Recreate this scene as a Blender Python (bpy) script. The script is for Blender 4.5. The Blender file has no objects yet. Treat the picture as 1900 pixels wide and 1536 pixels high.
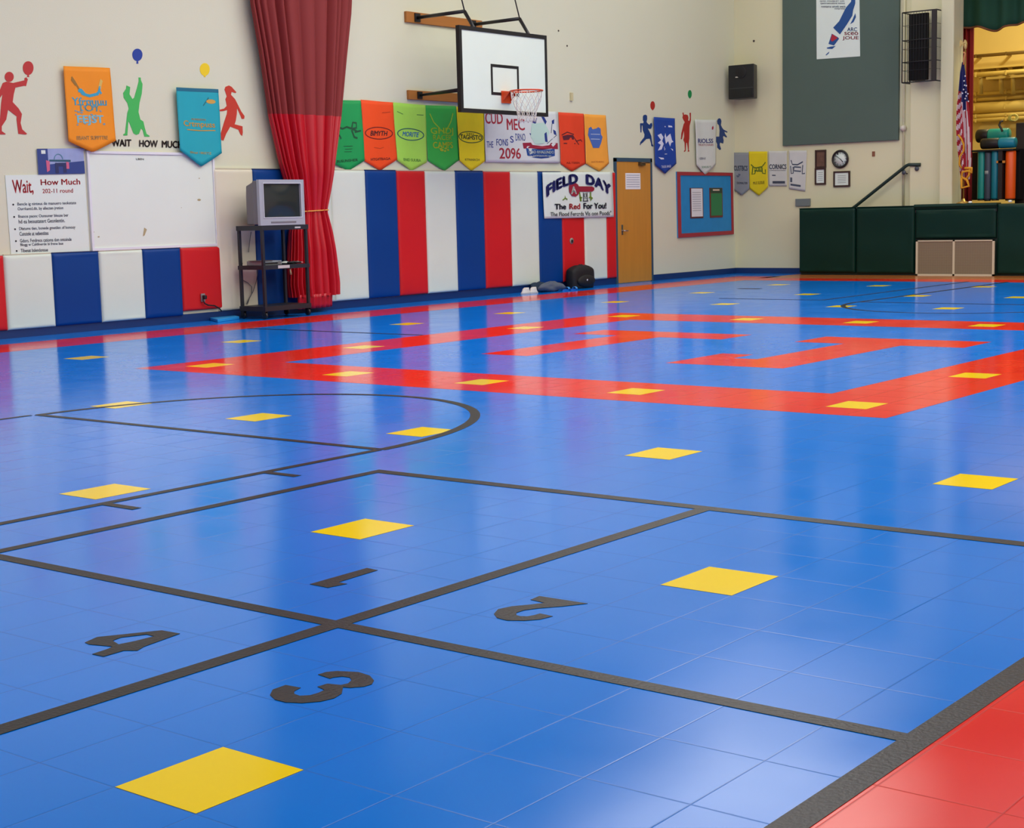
import bpy, math, random
from mathutils import Vector, Matrix
random.seed(4)
C = bpy.context.scene.collection
PI = math.pi
S = 1.25                                   # camera height in metres; survey units below are multiples of it
# ---------------------------------------------------------------- camera (surveyed from the floor tiles)
F, YAW, PITCH, ROLL = 2886.735, 0.6685, 0.1285, -0.0245
fw = Vector((math.cos(PITCH)*math.cos(YAW), math.cos(PITCH)*math.sin(YAW), -math.sin(PITCH)))
r_ = fw.cross(Vector((0,0,1))).normalized(); u_ = r_.cross(fw)
cr, sr = math.cos(ROLL), math.sin(ROLL)
RT = cr*r_ + sr*u_; UP = -sr*r_ + cr*u_
CAM = Vector((0,0,S))
def onplane(ax, val, u, v):                # where the sight line of a surveyed point meets a real surface
    d = RT*((u-950)/F) + UP*((768-v)/F) + fw
    return CAM + d*((val-CAM[ax])/d[ax])
WY = 12.08*S; FX = 20.9*S; RY = -0.6; BX = -4.0; CZ = 7.2
def LW(u, v, off=0.0): return onplane(1, WY-off, u, v)
def FW_(u, v, off=0.0): return onplane(0, FX-off, u, v)
def FL(u, v): return onplane(2, 0.0, u, v)
cam = bpy.data.objects.new('camera', bpy.data.cameras.new('camera')); C.objects.link(cam)
cam.matrix_world = Matrix(((RT.x,UP.x,-fw.x,0),(RT.y,UP.y,-fw.y,0),(RT.z,UP.z,-fw.z,S),(0,0,0,1)))
cam.data.sensor_width = 36; cam.data.lens = F*36/1900; cam.data.clip_end = 200
bpy.context.scene.camera = cam
# ---------------------------------------------------------------- materials
def lin(c):
    return tuple((x/12.92 if x <= .04045 else ((x+.055)/1.055)**2.4) for x in [q/255 for q in c])
MC = {}
def mat(name, rgb, rough=.6, spec=.5, metal=0, var=0.0, scale=3.0, bump=0.0, bscale=20.0, emit=None, stretch=None):
    if name in MC: return MC[name]
    m = bpy.data.materials.new(name); m.use_nodes = True; MC[name] = m
    nt = m.node_tree; b = nt.nodes['Principled BSDF']; c = lin(rgb)
    b.inputs['Base Color'].default_value = (*c,1); b.inputs['Roughness'].default_value = rough
    b.inputs['Specular IOR Level'].default_value = spec; b.inputs['Metallic'].default_value = metal
    tc = nt.nodes.new('ShaderNodeTexCoord'); src = tc.outputs['Object']
    if stretch:
        mp = nt.nodes.new('ShaderNodeMapping'); mp.inputs['Scale'].default_value = stretch
        nt.links.new(src, mp.inputs['Vector']); src = mp.outputs['Vector']
    n = nt.nodes.new('ShaderNodeTexNoise'); n.inputs['Scale'].default_value = scale; n.inputs['Detail'].default_value = 4
    nt.links.new(src, n.inputs['Vector'])
    v = var if var else .03
    mx = nt.nodes.new('ShaderNodeMix'); mx.data_type = 'RGBA'
    mx.inputs[6].default_value = (*[max(0,q*(1-v)) for q in c],1); mx.inputs[7].default_value = (*[min(1,q*(1+v)) for q in c],1)
    nt.links.new(n.outputs['Fac'], mx.inputs[0]); nt.links.new(mx.outputs[2], b.inputs['Base Color'])
    if bump:
        n2 = nt.nodes.new('ShaderNodeTexNoise'); n2.inputs['Scale'].default_value = bscale; n2.inputs['Detail'].default_value = 3
        nt.links.new(src, n2.inputs['Vector'])
        bp = nt.nodes.new('ShaderNodeBump'); bp.inputs['Strength'].default_value = bump; bp.inputs['Distance'].default_value = .02
        nt.links.new(n2.outputs['Fac'], bp.inputs['Height']); nt.links.new(bp.outputs['Normal'], b.inputs['Normal'])
    if emit:
        b.inputs['Emission Color'].default_value = (*lin(rgb),1); b.inputs['Emission Strength'].default_value = emit
    return m
# interlocking sport tiles: survey pitch and origin of the seams
TX, TY, OX, OY = .2565*S, .2215*S, 2.16*S, 2.228*S
def tile_mat(name, rgb, rough=.14, seam=.55, spec=.13):
    if name in MC: return MC[name]
    m = bpy.data.materials.new(name); m.use_nodes = True; MC[name] = m
    nt = m.node_tree; N = nt.nodes; L = nt.links; b = N['Principled BSDF']; c = lin(rgb)
    geo = N.new('ShaderNodeNewGeometry'); sp = N.new('ShaderNodeSeparateXYZ'); L.new(geo.outputs['Position'], sp.inputs[0])
    def math_(op, a, bb=None, cc=None):
        q = N.new('ShaderNodeMath'); q.operation = op
        for i, x in enumerate((a, bb, cc)):
            if x is None: continue
            if isinstance(x, (int,float)): q.inputs[i].default_value = x
            else: L.new(x, q.inputs[i])
        return q.outputs[0]
    def seamf(out, o, p, w):
        t = math_('FRACT', math_('DIVIDE', math_('SUBTRACT', out, o-50*p), p))
        d = math_('MULTIPLY', math_('MINIMUM', t, math_('SUBTRACT', 1.0, t)), p)
        return math_('SUBTRACT', 1.0, math_('MINIMUM', math_('DIVIDE', d, w), 1.0))
    sx = seamf(sp.outputs[0], OX, TX, .0035); sy = seamf(sp.outputs[1], OY, TY, .0035)
    s = math_('MAXIMUM', sx, sy)
    tc = N.new('ShaderNodeTexNoise'); tc.inputs['Scale'].default_value = 1.3; tc.inputs['Detail'].default_value = 5
    L.new(geo.outputs['Position'], tc.inputs['Vector'])
    mx = N.new('ShaderNodeMix'); mx.data_type = 'RGBA'
    mx.inputs[6].default_value = (*[q*.93 for q in c],1); mx.inputs[7].default_value = (*[min(1,q*1.07) for q in c],1)
    L.new(tc.outputs['Fac'], mx.inputs[0])
    m2 = N.new('ShaderNodeMix'); m2.data_type = 'RGBA'; L.new(mx.outputs[2], m2.inputs[6])
    m2.inputs[7].default_value = (*[q*.42 for q in c],1)
    L.new(math_('MULTIPLY', s, seam), m2.inputs[0]); L.new(m2.outputs[2], b.inputs['Base Color'])
    # faint sag of the loose-laid tiles softens the reflections
    mp = N.new('ShaderNodeMapping'); mp.inputs['Scale'].default_value = (1,1,1); L.new(geo.outputs['Position'], mp.inputs['Vector'])
    n2 = N.new('ShaderNodeTexNoise'); n2.inputs['Scale'].default_value = 6; n2.inputs['Detail'].default_value = 3; L.new(mp.outputs[0], n2.inputs['Vector'])
    h = math_('ADD', math_('MULTIPLY', n2.outputs['Fac'], .25), math_('MULTIPLY', s, -.3))
    bp = N.new('ShaderNodeBump'); bp.inputs['Strength'].default_value = .22; bp.inputs['Distance'].default_value = .003
    L.new(h, bp.inputs['Height']); L.new(bp.outputs['Normal'], b.inputs['Normal'])
    n3 = N.new('ShaderNodeTexNoise'); n3.inputs['Scale'].default_value = 2.2; n3.inputs['Detail'].default_value = 6; L.new(geo.outputs['Position'], n3.inputs['Vector'])
    L.new(math_('ADD', math_('MULTIPLY', n3.outputs['Fac'], .12), rough-.06), b.inputs['Roughness'])
    b.inputs['Specular IOR Level'].default_value = spec
    return m
# ---------------------------------------------------------------- mesh builder
ORG = {}
class MB:
    def __init__(s): s.v = []; s.f = []; s.m = []; s.mi = 0; s.sm = []; s.smooth = False
    def _f(s, idx): s.f.append(tuple(idx)); s.m.append(s.mi); s.sm.append(s.smooth)
    def box(s, a, b):
        x0,y0,z0 = [min(p,q) for p,q in zip(a,b)]; x1,y1,z1 = [max(p,q) for p,q in zip(a,b)]
        n = len(s.v); s.v += [(x0,y0,z0),(x1,y0,z0),(x1,y1,z0),(x0,y1,z0),(x0,y0,z1),(x1,y0,z1),(x1,y1,z1),(x0,y1,z1)]
        for q in ((0,3,2,1),(4,5,6,7),(0,1,5,4),(1,2,6,5),(2,3,7,6),(3,0,4,7)): s._f([n+i for i in q])
        return s
    def prism(s, pts, vec):
        pts = [Vector(p) for p in pts]; vec = Vector(vec); n = len(s.v); k = len(pts)
        nn = Vector((0,0,0))
        for i in range(k): nn += pts[i].cross(pts[(i+1)%k])
        if nn.dot(vec) < 0: pts.reverse()
        s.v += [tuple(p) for p in pts] + [tuple(p+vec) for p in pts]
        s._f(range(n+k-1, n-1, -1)); s._f(range(n+k, n+2*k))
        for i in range(k): j = (i+1)%k; s._f((n+i, n+j, n+k+j, n+k+i))
        return s
    def tube(s, path, r, n=8, closed=False, caps=True):
        path = [Vector(p) for p in path]; k = len(path); base = len(s.v); sm = s.smooth; s.smooth = True
        rr = r if isinstance(r, (list,tuple)) else [r]*k
        t0 = (path[1]-path[0]).normalized(); a = t0.orthogonal().normalized()
        for i, p in enumerate(path):
            if closed: t = (path[(i+1)%k]-path[i-1]).normalized()
            else: t = (path[min(i+1,k-1)]-path[max(i-1,0)]).normalized()
            a = (a - t*a.dot(t)).normalized(); b = t.cross(a)
            for j in range(n):
                q = 2*PI*j/n; s.v.append(tuple(p + (a*math.cos(q)+b*math.sin(q))*rr[i]))
        for i in range(k if closed else k-1):
            i2 = (i+1)%k
            for j in range(n): s._f((base+i*n+j, base+i*n+(j+1)%n, base+i2*n+(j+1)%n, base+i2*n+j))
        if caps and not closed:
            s._f([base+j for j in range(n-1,-1,-1)]); s._f([base+(k-1)*n+j for j in range(n)])
        s.smooth = sm; return s
    def bar(s, a, b, w, h, up=(0,0,1)):       # square bar
        a = Vector(a); b = Vector(b); t = (b-a).normalized(); up = Vector(up)
        if abs(t.dot(up)) > .98: up = Vector((1,0,0))
        x = t.cross(up).normalized()*w/2; y = x.cross(t).normalized()*h/2
        return s.prism([a+x+y, a-x+y, a-x-y, a+x-y], b-a)
    def grid(s, fn, nu, nv, wrap=False):
        base = len(s.v); sm = s.smooth; s.smooth = True; w = nu if wrap else nu+1
        for j in range(nv+1):
            for i in range(w): s.v.append(tuple(fn(i/nu, j/nv)))
        for j in range(nv):
            for i in range(nu):
                i2 = (i+1)%w
                s._f((base+j*w+i, base+j*w+i2, base+(j+1)*w+i2, base+(j+1)*w+i))
        s.smooth = sm; return s
    def lathe(s, c, prof, n=24, axis=2):
        base = len(s.v); sm = s.smooth; s.smooth = True; c = Vector(c)
        for r, z in prof:
            for j in range(n):
                q = 2*PI*j/n; p = [r*math.cos(q), r*math.sin(q)]; p.insert(axis, z); s.v.append(tuple(c+Vector(p)))
        for i in range(len(prof)-1):
            for j in range(n): s._f((base+i*n+j, base+i*n+(j+1)%n, base+(i+1)*n+(j+1)%n, base+(i+1)*n+j))
        s._f([base+j for j in range(n-1,-1,-1)]); s._f([base+(len(prof)-1)*n+j for j in range(n)])
        s.smooth = sm; return s
    def blob(s, c, r, n=14, m=9, seed=0, amp=0.0):
        c = Vector(c); rnd = random.Random(seed); ph = [rnd.uniform(0,6.28) for _ in range(6)]
        def fn(u, v):
            a = 2*PI*u; b = PI*(v*.998+.001)
            k = 1+amp*(math.sin(3*a+ph[0])*math.sin(2*b+ph[1])+.6*math.sin(5*a+ph[2])*math.sin(4*b+ph[3]))
            return c+Vector((r[0]*math.cos(a)*math.sin(b)*k, r[1]*math.sin(a)*math.sin(b)*k, r[2]*math.cos(b)*k))
        return s.grid(fn, n, m, True)
    def build(s, name, m, parent=None, bevel=0, solid=0, smooth=False):
        if parent is not None: o0 = ORG[parent.name]
        else:
            xs = [p[0] for p in s.v]; ys = [p[1] for p in s.v]; zs = [p[2] for p in s.v]
            o0 = Vector(((min(xs)+max(xs))/2, (min(ys)+max(ys))/2, min(zs)))
        me = bpy.data.meshes.new(name); me.from_pydata([tuple(Vector(p)-o0) for p in s.v], [], s.f)
        ms = m if isinstance(m, (list,tuple)) else [m]
        for q in ms: me.materials.append(q)
        for p, k, sm in zip(me.polygons, s.m, s.sm): p.material_index = k; p.use_smooth = sm or smooth
        me.update()
        o = bpy.data.objects.new(name, me); C.objects.link(o)
        if parent is not None: o.parent = parent
        else: o.location = o0
        ORG[o.name] = o0
        if bevel:
            bm = o.modifiers.new('bevel','BEVEL'); bm.width = bevel; bm.segments = 2; bm.limit_method = 'ANGLE'
        if solid:
            so = o.modifiers.new('solid','SOLIDIFY'); so.thickness = solid; so.offset = 0
        return o
def tag(o, label, cat, group=None):
    o['label'] = label; o['category'] = cat
    if group: o['group'] = group
    return o
def struct(o, label=None):
    o['kind'] = 'structure'
    if label: o['label'] = label
    return o
def thing(name, label, cat, loc, group=None):
    o = bpy.data.objects.new(name, None); C.objects.link(o); o.location = loc; o.empty_display_size = .1
    ORG[o.name] = Vector(loc); return tag(o, label, cat, group)
def quad(p, s, t):
    a, b, c, d = [Vector(q) for q in p]                 # TL TR BR BL
    return (a*(1-s)+b*s)*(1-t) + (d*(1-s)+c*s)*t
def text_mesh(txt, bold=0.0, shear=0.0, space=1.0):
    cu = bpy.data.curves.new('lettering','FONT'); cu.body = txt; cu.offset = bold; cu.shear = shear; cu.space_character = space
    cu.align_x = 'CENTER'; cu.resolution_u = 3
    o = bpy.data.objects.new('lettering', cu); C.objects.link(o)
    me = bpy.data.meshes.new_from_object(o)
    vs = [tuple(v.co) for v in me.vertices]; fs = [tuple(p.vertices) for p in me.polygons]
    bpy.data.objects.remove(o); bpy.data.curves.remove(cu); bpy.data.meshes.remove(me)
    return vs, fs
def letter(txt, fn, name, m, parent, label=None, bold=0.0, shear=0.0, space=1.0, mb=None):
    """fn(s,t) -> world point; s 0..1 left to right, t 0..1 top to bottom of the inked box"""
    vs, fs = text_mesh(txt, 0, shear, space)
    if not vs: return None
    if bold:
        v0, f0 = vs, fs; vs = []; fs = []
        for dx, dy in ((-bold,0),(bold,0),(0,bold*.7),(0,-bold*.7)):
            k = len(vs); vs += [(x+dx, y+dy, z) for x, y, z in v0]; fs += [tuple(i+k for i in f) for f in f0]
    x0 = min(v[0] for v in vs); x1 = max(v[0] for v in vs); y0 = min(v[1] for v in vs); y1 = max(v[1] for v in vs)
    b = mb or MB(); n = len(b.v)
    for v in vs: b.v.append(tuple(fn((v[0]-x0)/(x1-x0), 1-(v[1]-y0)/(y1-y0))))
    for f in fs: b._f([n+i for i in f])
    if mb: return None
    o = b.build(name, m, parent)
    if label: o['label'] = label
    return o
def sub(fn, s0, t0, s1, t1): return lambda s, t: fn(s0+(s1-s0)*s, t0+(t1-t0)*t)
def ribbon(mb, pts, w, fn):                              # painted stroke through (s,t) points
    pts = [Vector(p) for p in pts]; k = len(pts); n = len(mb.v)
    asp = w if isinstance(w, tuple) else (w, w)
    for i, p in enumerate(pts):
        t = (pts[min(i+1,k-1)]-pts[max(i-1,0)]); t = t.normalized() if t.length else Vector((1,0))
        q = Vector((-t.y*asp[0], t.x*asp[1]))/2
        mb.v.append(tuple(fn(*(p+q)))); mb.v.append(tuple(fn(*(p-q))))
    for i in range(k-1): mb._f((n+2*i, n+2*i+1, n+2*i+3, n+2*i+2))
def patch(mb, pts, fn):
    n = len(mb.v)
    for p in pts: mb.v.append(tuple(fn(*p)))
    mb._f(range(n, n+len(pts)))
def oval(cx, cy, rx, ry, n=28, a0=0, a1=2*PI): return [(cx+rx*math.cos(a0+(a1-a0)*i/n), cy+ry*math.sin(a0+(a1-a0)*i/n)) for i in range(n+1)]
def strip(pts): return pts
BLACK = mat('black_paint', (28,26,28), .45); 
# ================================================================ FLOOR
BLUE = tile_mat('blue_sport_tile', (0,122,226)); RED = tile_mat('red_sport_tile', (232,44,24)); YEL = tile_mat('yellow_sport_tile', (250,214,4), seam=0)
TAPE = mat('black_court_tape', (15,14,17), .35, spec=.2, bump=.12, bscale=90)
b = MB(); b.box((BX,RY,-.1), (FX+.2,WY+.2,0)); floor = struct(b.build('floor', BLUE), 'blue interlocking sport tile floor')
def H(*a): return [x*S for x in a]
def fbox(name, x0, x1, y0, y1, z, m, label=None, parent=floor, group=None):
    b = MB(); b.box((x0,y0,.0002 if z < .0013 else .0011), (x1,y1,z)); o = b.build(name, m, parent)
    if label: o['label'] = label
    return o
def fpoly(name, pts, z, m, label=None):
    b = MB(); b.prism([(p[0],p[1],.0002) for p in pts], (0,0,z-.0002)); o = b.build(name, m, floor)
    if label: o['label'] = label
    return o
Z1, Z2, Z3 = .0005, .0010, .0016
sx = lambda k: OX+k*TX          # seam positions
sy = lambda k: OY+k*TY
# red frame of the court logo, three tiles wide
x0, x1, y0, y1 = sx(18), sx(41), sy(4), sy(29)
b = MB()
for q in (((x0,y0),(sx(21),y1)), ((sx(38),y0),(x1,y1)), ((sx(21),y0),(sx(38),sy(7))), ((sx(21),sy(26)),(sx(38),y1))):
    b.box((*q[0],-.01), (*q[1],Z1))
o = b.build('red_tile_frame', RED, floor); o['label'] = 'red tile rectangle framing the court logo'
Tp = [(8.62,6.66),(10.33,6.66),(10.33,6.10),(10.80,6.10),(10.80,7.52),(10.36,7.52),(10.36,7.08),(8.62,7.08)]
Jp = [(8.60,5.50),(9.33,5.50),(9.33,5.26),(9.06,5.26),(9.06,5.08),(10.34,5.08),(10.34,5.48),(10.85,5.48),(10.85,4.18),(10.34,4.18),(10.34,4.64),(8.60,4.64)]
fpoly('red_tile_letter', [H(*p) for p in Tp], Z1, RED, 'red tile letter T inside the frame')
fpoly('red_tile_letter', [H(*p) for p in Jp], Z1, RED, 'red tile letter J inside the frame')
fbox('red_tile_stripe', BX, 20.0*S, 10.80*S, 11.50*S, Z1, RED, 'red tile stripe along the mat wall')
fbox('red_tile_stripe', 18.93*S, 19.55*S, RY, 10.80*S, Z1, RED, 'red tile stripe before the stage')
fbox('red_tile_stripe', BX, 18.93*S, RY, 1.14*S, Z1, RED, 'red tile sideline at the near right')
WOOD_F = mat('stage_side_hardwood', (176,104,48), .25, var=.25, scale=6, stretch=(1,8,1))
fbox('hardwood_strip', 19.55*S, FX, RY, 10.93*S, Z1, WOOD_F, 'narrow hardwood strip at the foot of the stage')
# yellow tiles
ycell = [(0,0),(1,0),(1,1),(1,2),(2,0),(2,1),(2,2),(2,3),(2,4),(3,5),(3,4),(3,3),(3,2),(3,1),(4,1),(4,5),(5,5),(6,5),(6,4),(6,3),(6,2),(3,6),(4,6),(5,6),(6,6),(7,6),(8,6),(9,6),(7,5),(8,5),(9,5),(7,4),(8,4),(9,4),(7,3),(8,3),(9,3)]
XS = [1.7751,3.5548,5.3478,7.1576,8.7081,10.7943,12.3396,14.1696,16.0057,17.8852]; YS = [2.1174,3.4320,4.7793,5.8890,7.0014,8.3610,9.7078]
YXI = [-2,5,12,19,25,33,39,46,53,60]
YYI = [0-1,5,11,16,21,27,33]
for i, j in ycell:
    cx, cy = XS[i]*S, YS[j]*S
    if i < 7: cx = sx(YXI[i])+TX/2
    if j < 6: cy = sy(YYI[j])+TY/2
    fbox('yellow_tile', cx-TX/2+.002, cx+TX/2-.002, cy-TY/2+.002, cy+TY/2-.002, Z2, YEL)
# black lines
LZ = [Z3]
def line(x0, x1, y0, y1, label): LZ[0] += .00004; fbox('court_line', x0*S, x1*S, y0*S, y1*S, LZ[0], TAPE, label)
line(2.648,2.695,1.18,9.0,'black line across the numbered squares')
line(-2,4.41,2.652,2.706,'black line splitting the numbered squares lengthwise')
line(4.405,4.462,-.3,4.205,'far black edge line of the numbered squares')
line(-2,4.405,4.158,4.205,'left black edge line of the numbered squares')
line(-2,20,1.13,1.19,'black sideline beside the near red tiles')
line(-2,4.85,4.548,4.59,'near key lane line')
line(-2,4.83,7.04,7.075,'farther key lane line')
line(4.84,4.885,4.59,7.04,'free throw line of the near key')
line(4.165,4.205,4.38,4.55,'short lane tick nearer the free throw line'); line(3.385,3.425,4.38,4.55,'short lane tick further left on the key')
line(9.76,9.80,8.66,10.80,'thin dark line between the red frame and red stripe')
def arc(cx, cy, rx, ry, a0, a1, w, label, n=64):
    b = MB(); P0 = []; P1 = []
    for i in range(n+1):
        a = a0+(a1-a0)*i/n
        P0.append(((cx+(rx-w/2)*math.cos(a))*S, (cy+(ry-w/2)*math.sin(a))*S)); P1.append(((cx+(rx+w/2)*math.cos(a))*S, (cy+(ry+w/2)*math.sin(a))*S))
    for i in range(n):
        b.prism([(*P0[i],-.01),(*P1[i],-.01),(*P1[i+1],-.01),(*P0[i+1],-.01)], (0,0,Z3+.01))
    o = b.build('key_arc', TAPE, floor); o['label'] = label
arc(4.86, 5.80, 1.53, 1.235, -PI/2, PI/2, .05, 'black arc of the near key')
arc(14.85, 5.90, 1.35, 1.24, PI/2, 3*PI/2, .05, 'black arc of the far key')
line(14.83,14.88,4.66,7.14,'free throw line of the far key')
line(14.85,19,7.10,7.15,'lane line of the far key'); line(15.02,19,7.62,7.66,'black edge line beyond the far key'); line(15.02,15.06,7.64,8.9,'short cross line near the far wall')
line(16.9,17.0,9.45,9.75,'small dark mark on the far floor')
def cpx(pts, ox, oy, sc): return [(ox+x/sc, oy+y/sc) for x, y in pts]
def numeral(pts, ox, oy, sc, label):
    fpoly('painted_numeral', [FL(*p)[:2] for p in cpx(pts, ox, oy, sc)], Z3, TAPE, label)
numeral([(50,150),(410,48),(478,62),(230,138),(285,148),(165,172)], 560, 1040, 3.393, 'black numeral 1')
numeral([(1440,248),(1495,225),(1800,272),(1640,290),(1490,302),(1400,314),(1352,330),(1350,345),(1375,352),(1420,353),(1460,346),(1500,335),(1580,352),(1500,372),(1400,380),(1290,378),(1228,362),(1210,337),(1235,308),(1320,290),(1430,280),(1530,268)], 560, 1040, 3.393, 'black numeral 2')
numeral([(1180,504),(1210,495),(1250,491),(1330,495),(1372,508),(1388,526),(1380,540),(1350,549),(1300,553),(1273,551),(1268,575),(1240,592),(1190,604),(1120,610),(1060,607),(1020,597),(1002,580),(1012,560),(1060,543),(1116,553),(1092,566),(1092,576),(1112,583),(1150,581),(1182,572),(1204,561),(1178,549),(1215,538),(1265,543),(1292,537),(1305,525),(1298,515),(1270,511),(1235,515),(1225,519)], 0, 1000, 2, 'black numeral 3')
numeral([(315,385),(360,365),(600,340),(668,352),(535,400),(510,415),(460,415),(385,437),(342,428),(400,409),(418,400),(418,378),(440,392),(500,380),(572,362),(545,355),(450,366),(418,378),(418,400),(330,392)], 0, 1000, 2, 'black numeral 4')
# ================================================================ SHELL
CREAM = mat('cream_wall_paint', (216,217,190), .75, var=.02, scale=.7, bump=.05, bscale=60)
CREAM2 = mat('far_wall_paint', (220,216,178), .75, var=.02, scale=.7)
NAVY = mat('navy_rubber_baseboard', (14,50,104), .4)
CEIL = mat('ceiling_paint', (190,190,178), .9)
struct(MB().box((BX-.2,WY,0),(FX+.2,WY+.2,CZ)).build('wall_left', CREAM))
struct(MB().box((BX-.2,RY-.2,0),(FX+8,RY,CZ)).build('wall_right', CREAM))
struct(MB().box((BX-.2,RY,0),(BX,WY,CZ)).build('wall_back', CREAM))
struct(MB().box((BX-.2,RY-.2,CZ),(FX+8,WY+.2,CZ+.2)).build('ceiling', CEIL))
yO = onplane(0, FX-.30, 1768, 200).y          # left edge of the stage opening
b = MB(); b.box((FX,yO,0),(FX+.11,WY,CZ)); b.box((FX,RY,4.9),(FX+.11,yO,CZ)); b.box((FX,RY,0),(FX+.2,yO,.9*S))
struct(b.build('wall_far', CREAM2))
# pilasters of the proscenium
yA = FW_(1690,100,.12).y; yB = FW_(1747,100,.25).y
struct(MB().box((FX-.14,yB,0),(FX,yA,CZ)).build('trim_1', CREAM2, bevel=.02), 'shallow cream pilaster')
struct(MB().box((FX-.30,yO,0),(FX,yB,CZ)).build('trim_2', CREAM2, bevel=.02), 'cream proscenium edge')
b = MB(); b.tube([(FX-.02, FW_(1679,100).y, z) for z in (1.2, CZ)], .02, 10); struct(b.build('trim_3', CREAM2), 'painted vertical conduit beside the pilaster')
# baseboards
b = MB(); xd0 = LW(1141,500).x; xd1 = LW(1210,500).x
b.box((BX,WY-.012,0),(xd0,WY,.105)); b.box((xd1,WY-.012,0),(FX,WY,.105)); struct(b.build('baseboard_left', NAVY))
b = MB(); b.box((FX-.012,FW_(1482,500).y-.2,0),(FX,WY,.105)); struct(b.build('baseboard_far', NAVY))
# door
WOOD_D = mat('honey_oak_veneer', (196,134,48), .4, var=.12, scale=2.5, stretch=(6,6,.5))
FRAME = mat('slate_blue_door_frame', (48,78,98), .5)
zt = 1.70*S; b = MB()
b.box((xd0,WY-.03,0),(xd0+.06,WY+.02,zt+.0)); b.box((xd1-.05,WY-.03,0),(xd1,WY+.02,zt)); b.box((xd0,WY-.03,zt-.055),(xd1,WY+.02,zt+.01))
door = struct(b.build('door_1', FRAME), 'oak door with slate blue frame')
o = MB().box((xd0+.06,WY-.022,.012),(xd1-.05,WY-.001,zt-.055)).build('door_leaf', WOOD_D, door); leaf = o
CHROME = mat('brushed_steel', (190,186,178), .3, metal=1)
b = MB(); p = LW(1152,428); b.box((p.x-.02,WY-.028,p.z-.07),(p.x+.03,WY-.022,p.z+.1)); b.tube([(p.x,WY-.03,p.z),(p.x,WY-.075,p.z),(p.x+.11,WY-.075,p.z-.005)], .011, 8)
b.build('door_handle', CHROME, leaf)
b = MB(); p = LW(1188,304); b.box((p.x-.1,WY-.07,p.z-.03),(p.x+.06,WY-.022,p.z+.03)); b.tube([(p.x-.06,WY-.06,p.z+.02),(p.x+.12,WY-.12,p.z+.015)], .01, 6); b.build('door_closer', mat('bronze_metal',(96,78,52),.4,metal=.6), leaf)
b = MB(); q0 = LW(1160,321,.02); q1 = LW(1188,351,.02); b.box((q0.x,WY-.026,q1.z),(q1.x,WY-.0225,q0.z)); pap = b.build('notice', mat('white_paper',(232,232,232),.7), door)
tag_p = thing  # (alias)
b = MB()
for k in range(6): zz = q0.z-.04-k*(q0.z-q1.z-.06)/5.5; b.box((q0.x+.03,WY-.0275,zz),(q1.x-.03,WY-.026,zz+.008))
b.build('printed_line', mat('grey_ink',(120,130,150),.7), pap)
# ================================================================ WALL MATS
VW = mat('white_vinyl', (216,228,214), .45, spec=.3, bump=.25, bscale=2.2); VB = mat('royal_blue_vinyl', (0,60,132), .45, spec=.25, bump=.3, bscale=2.2)
VR = mat('red_vinyl', (206,28,34), .45, spec=.3, bump=.25, bscale=2.2); VC = mat('ivory_vinyl', (220,214,192), .5, bump=.2, bscale=2)
def padmesh(x0, x1, z0, z1, yb, th, seed):
    rnd = random.Random(seed); p = [rnd.uniform(0,6) for _ in range(4)]; b = MB()
    r = .02
    def edge(u): return min(u, 1-u)
    def fn(u, v):
        x = x0+(x1-x0)*u; z = z1+(z0-z1)*v
        du = edge(u)*(x1-x0); dv = edge(v)*(z1-z0); d = min(du, dv)
        k = min(1, d/.03); rn = math.sqrt(max(0, 1-(1-k)**2))
        w = .006*math.sin(3.1*x+5*z+p[0])*math.sin(2.3*z-2*x+p[1]) if d > .04 else 0
        return (x, yb-th*(.45+.55*rn)-w, z)
    us = 14; vs = 34
    def warp(q): return q
    b.grid(lambda u, v: fn((1-math.cos(PI*u))/2, (1-math.cos(PI*v))/2), us, vs)
    n = len(b.v); b.box((x0,yb-th*.5,z0),(x1,yb,z1))
    return b
def wallmat(x0, x1, z0, z1, m, label, name='wall_mat', group='padded wall mats on the long wall', seed=0, th=.05):
    root = thing(name, label, 'wall mat', ((x0+x1)/2, WY, z0), group)
    padmesh(x0+.002, x1-.002, z0, z1, WY, th, seed).build('pad', m, root)
    b = MB(); b.box((x0+.01,WY-.03,z1),(x1-.01,WY,z1+.012)); b.build('hanging_strip', mat('navy_strip',(22,40,90),.5) if m is VB else mat('cream_strip',(196,188,168),.6), root)
    return root
lo0, lo1 = .075*S, .735*S
xl = [LW(u, 600).x for u in (-78, 11, 100.5, 187, 268, 338, 412)]
labs = ['short red wall mat at the left edge of the photo', 'short white wall mat beneath the bulleted poster', 'short blue wall mat below the poster and whiteboard corner', 'short white wall mat under the middle of the whiteboard', 'short blue wall mat between a white and a red one under the whiteboard', 'short red wall mat with a black plug on it']
for k, (m, l) in enumerate(zip((VR,VW,VB,VW,VB,VR), labs)):
    wallmat(xl[k], xl[k+1], lo0+(.05 if k == 5 else 0), lo1, m, l, group='short wall mats under the whiteboard', seed=k)
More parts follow.
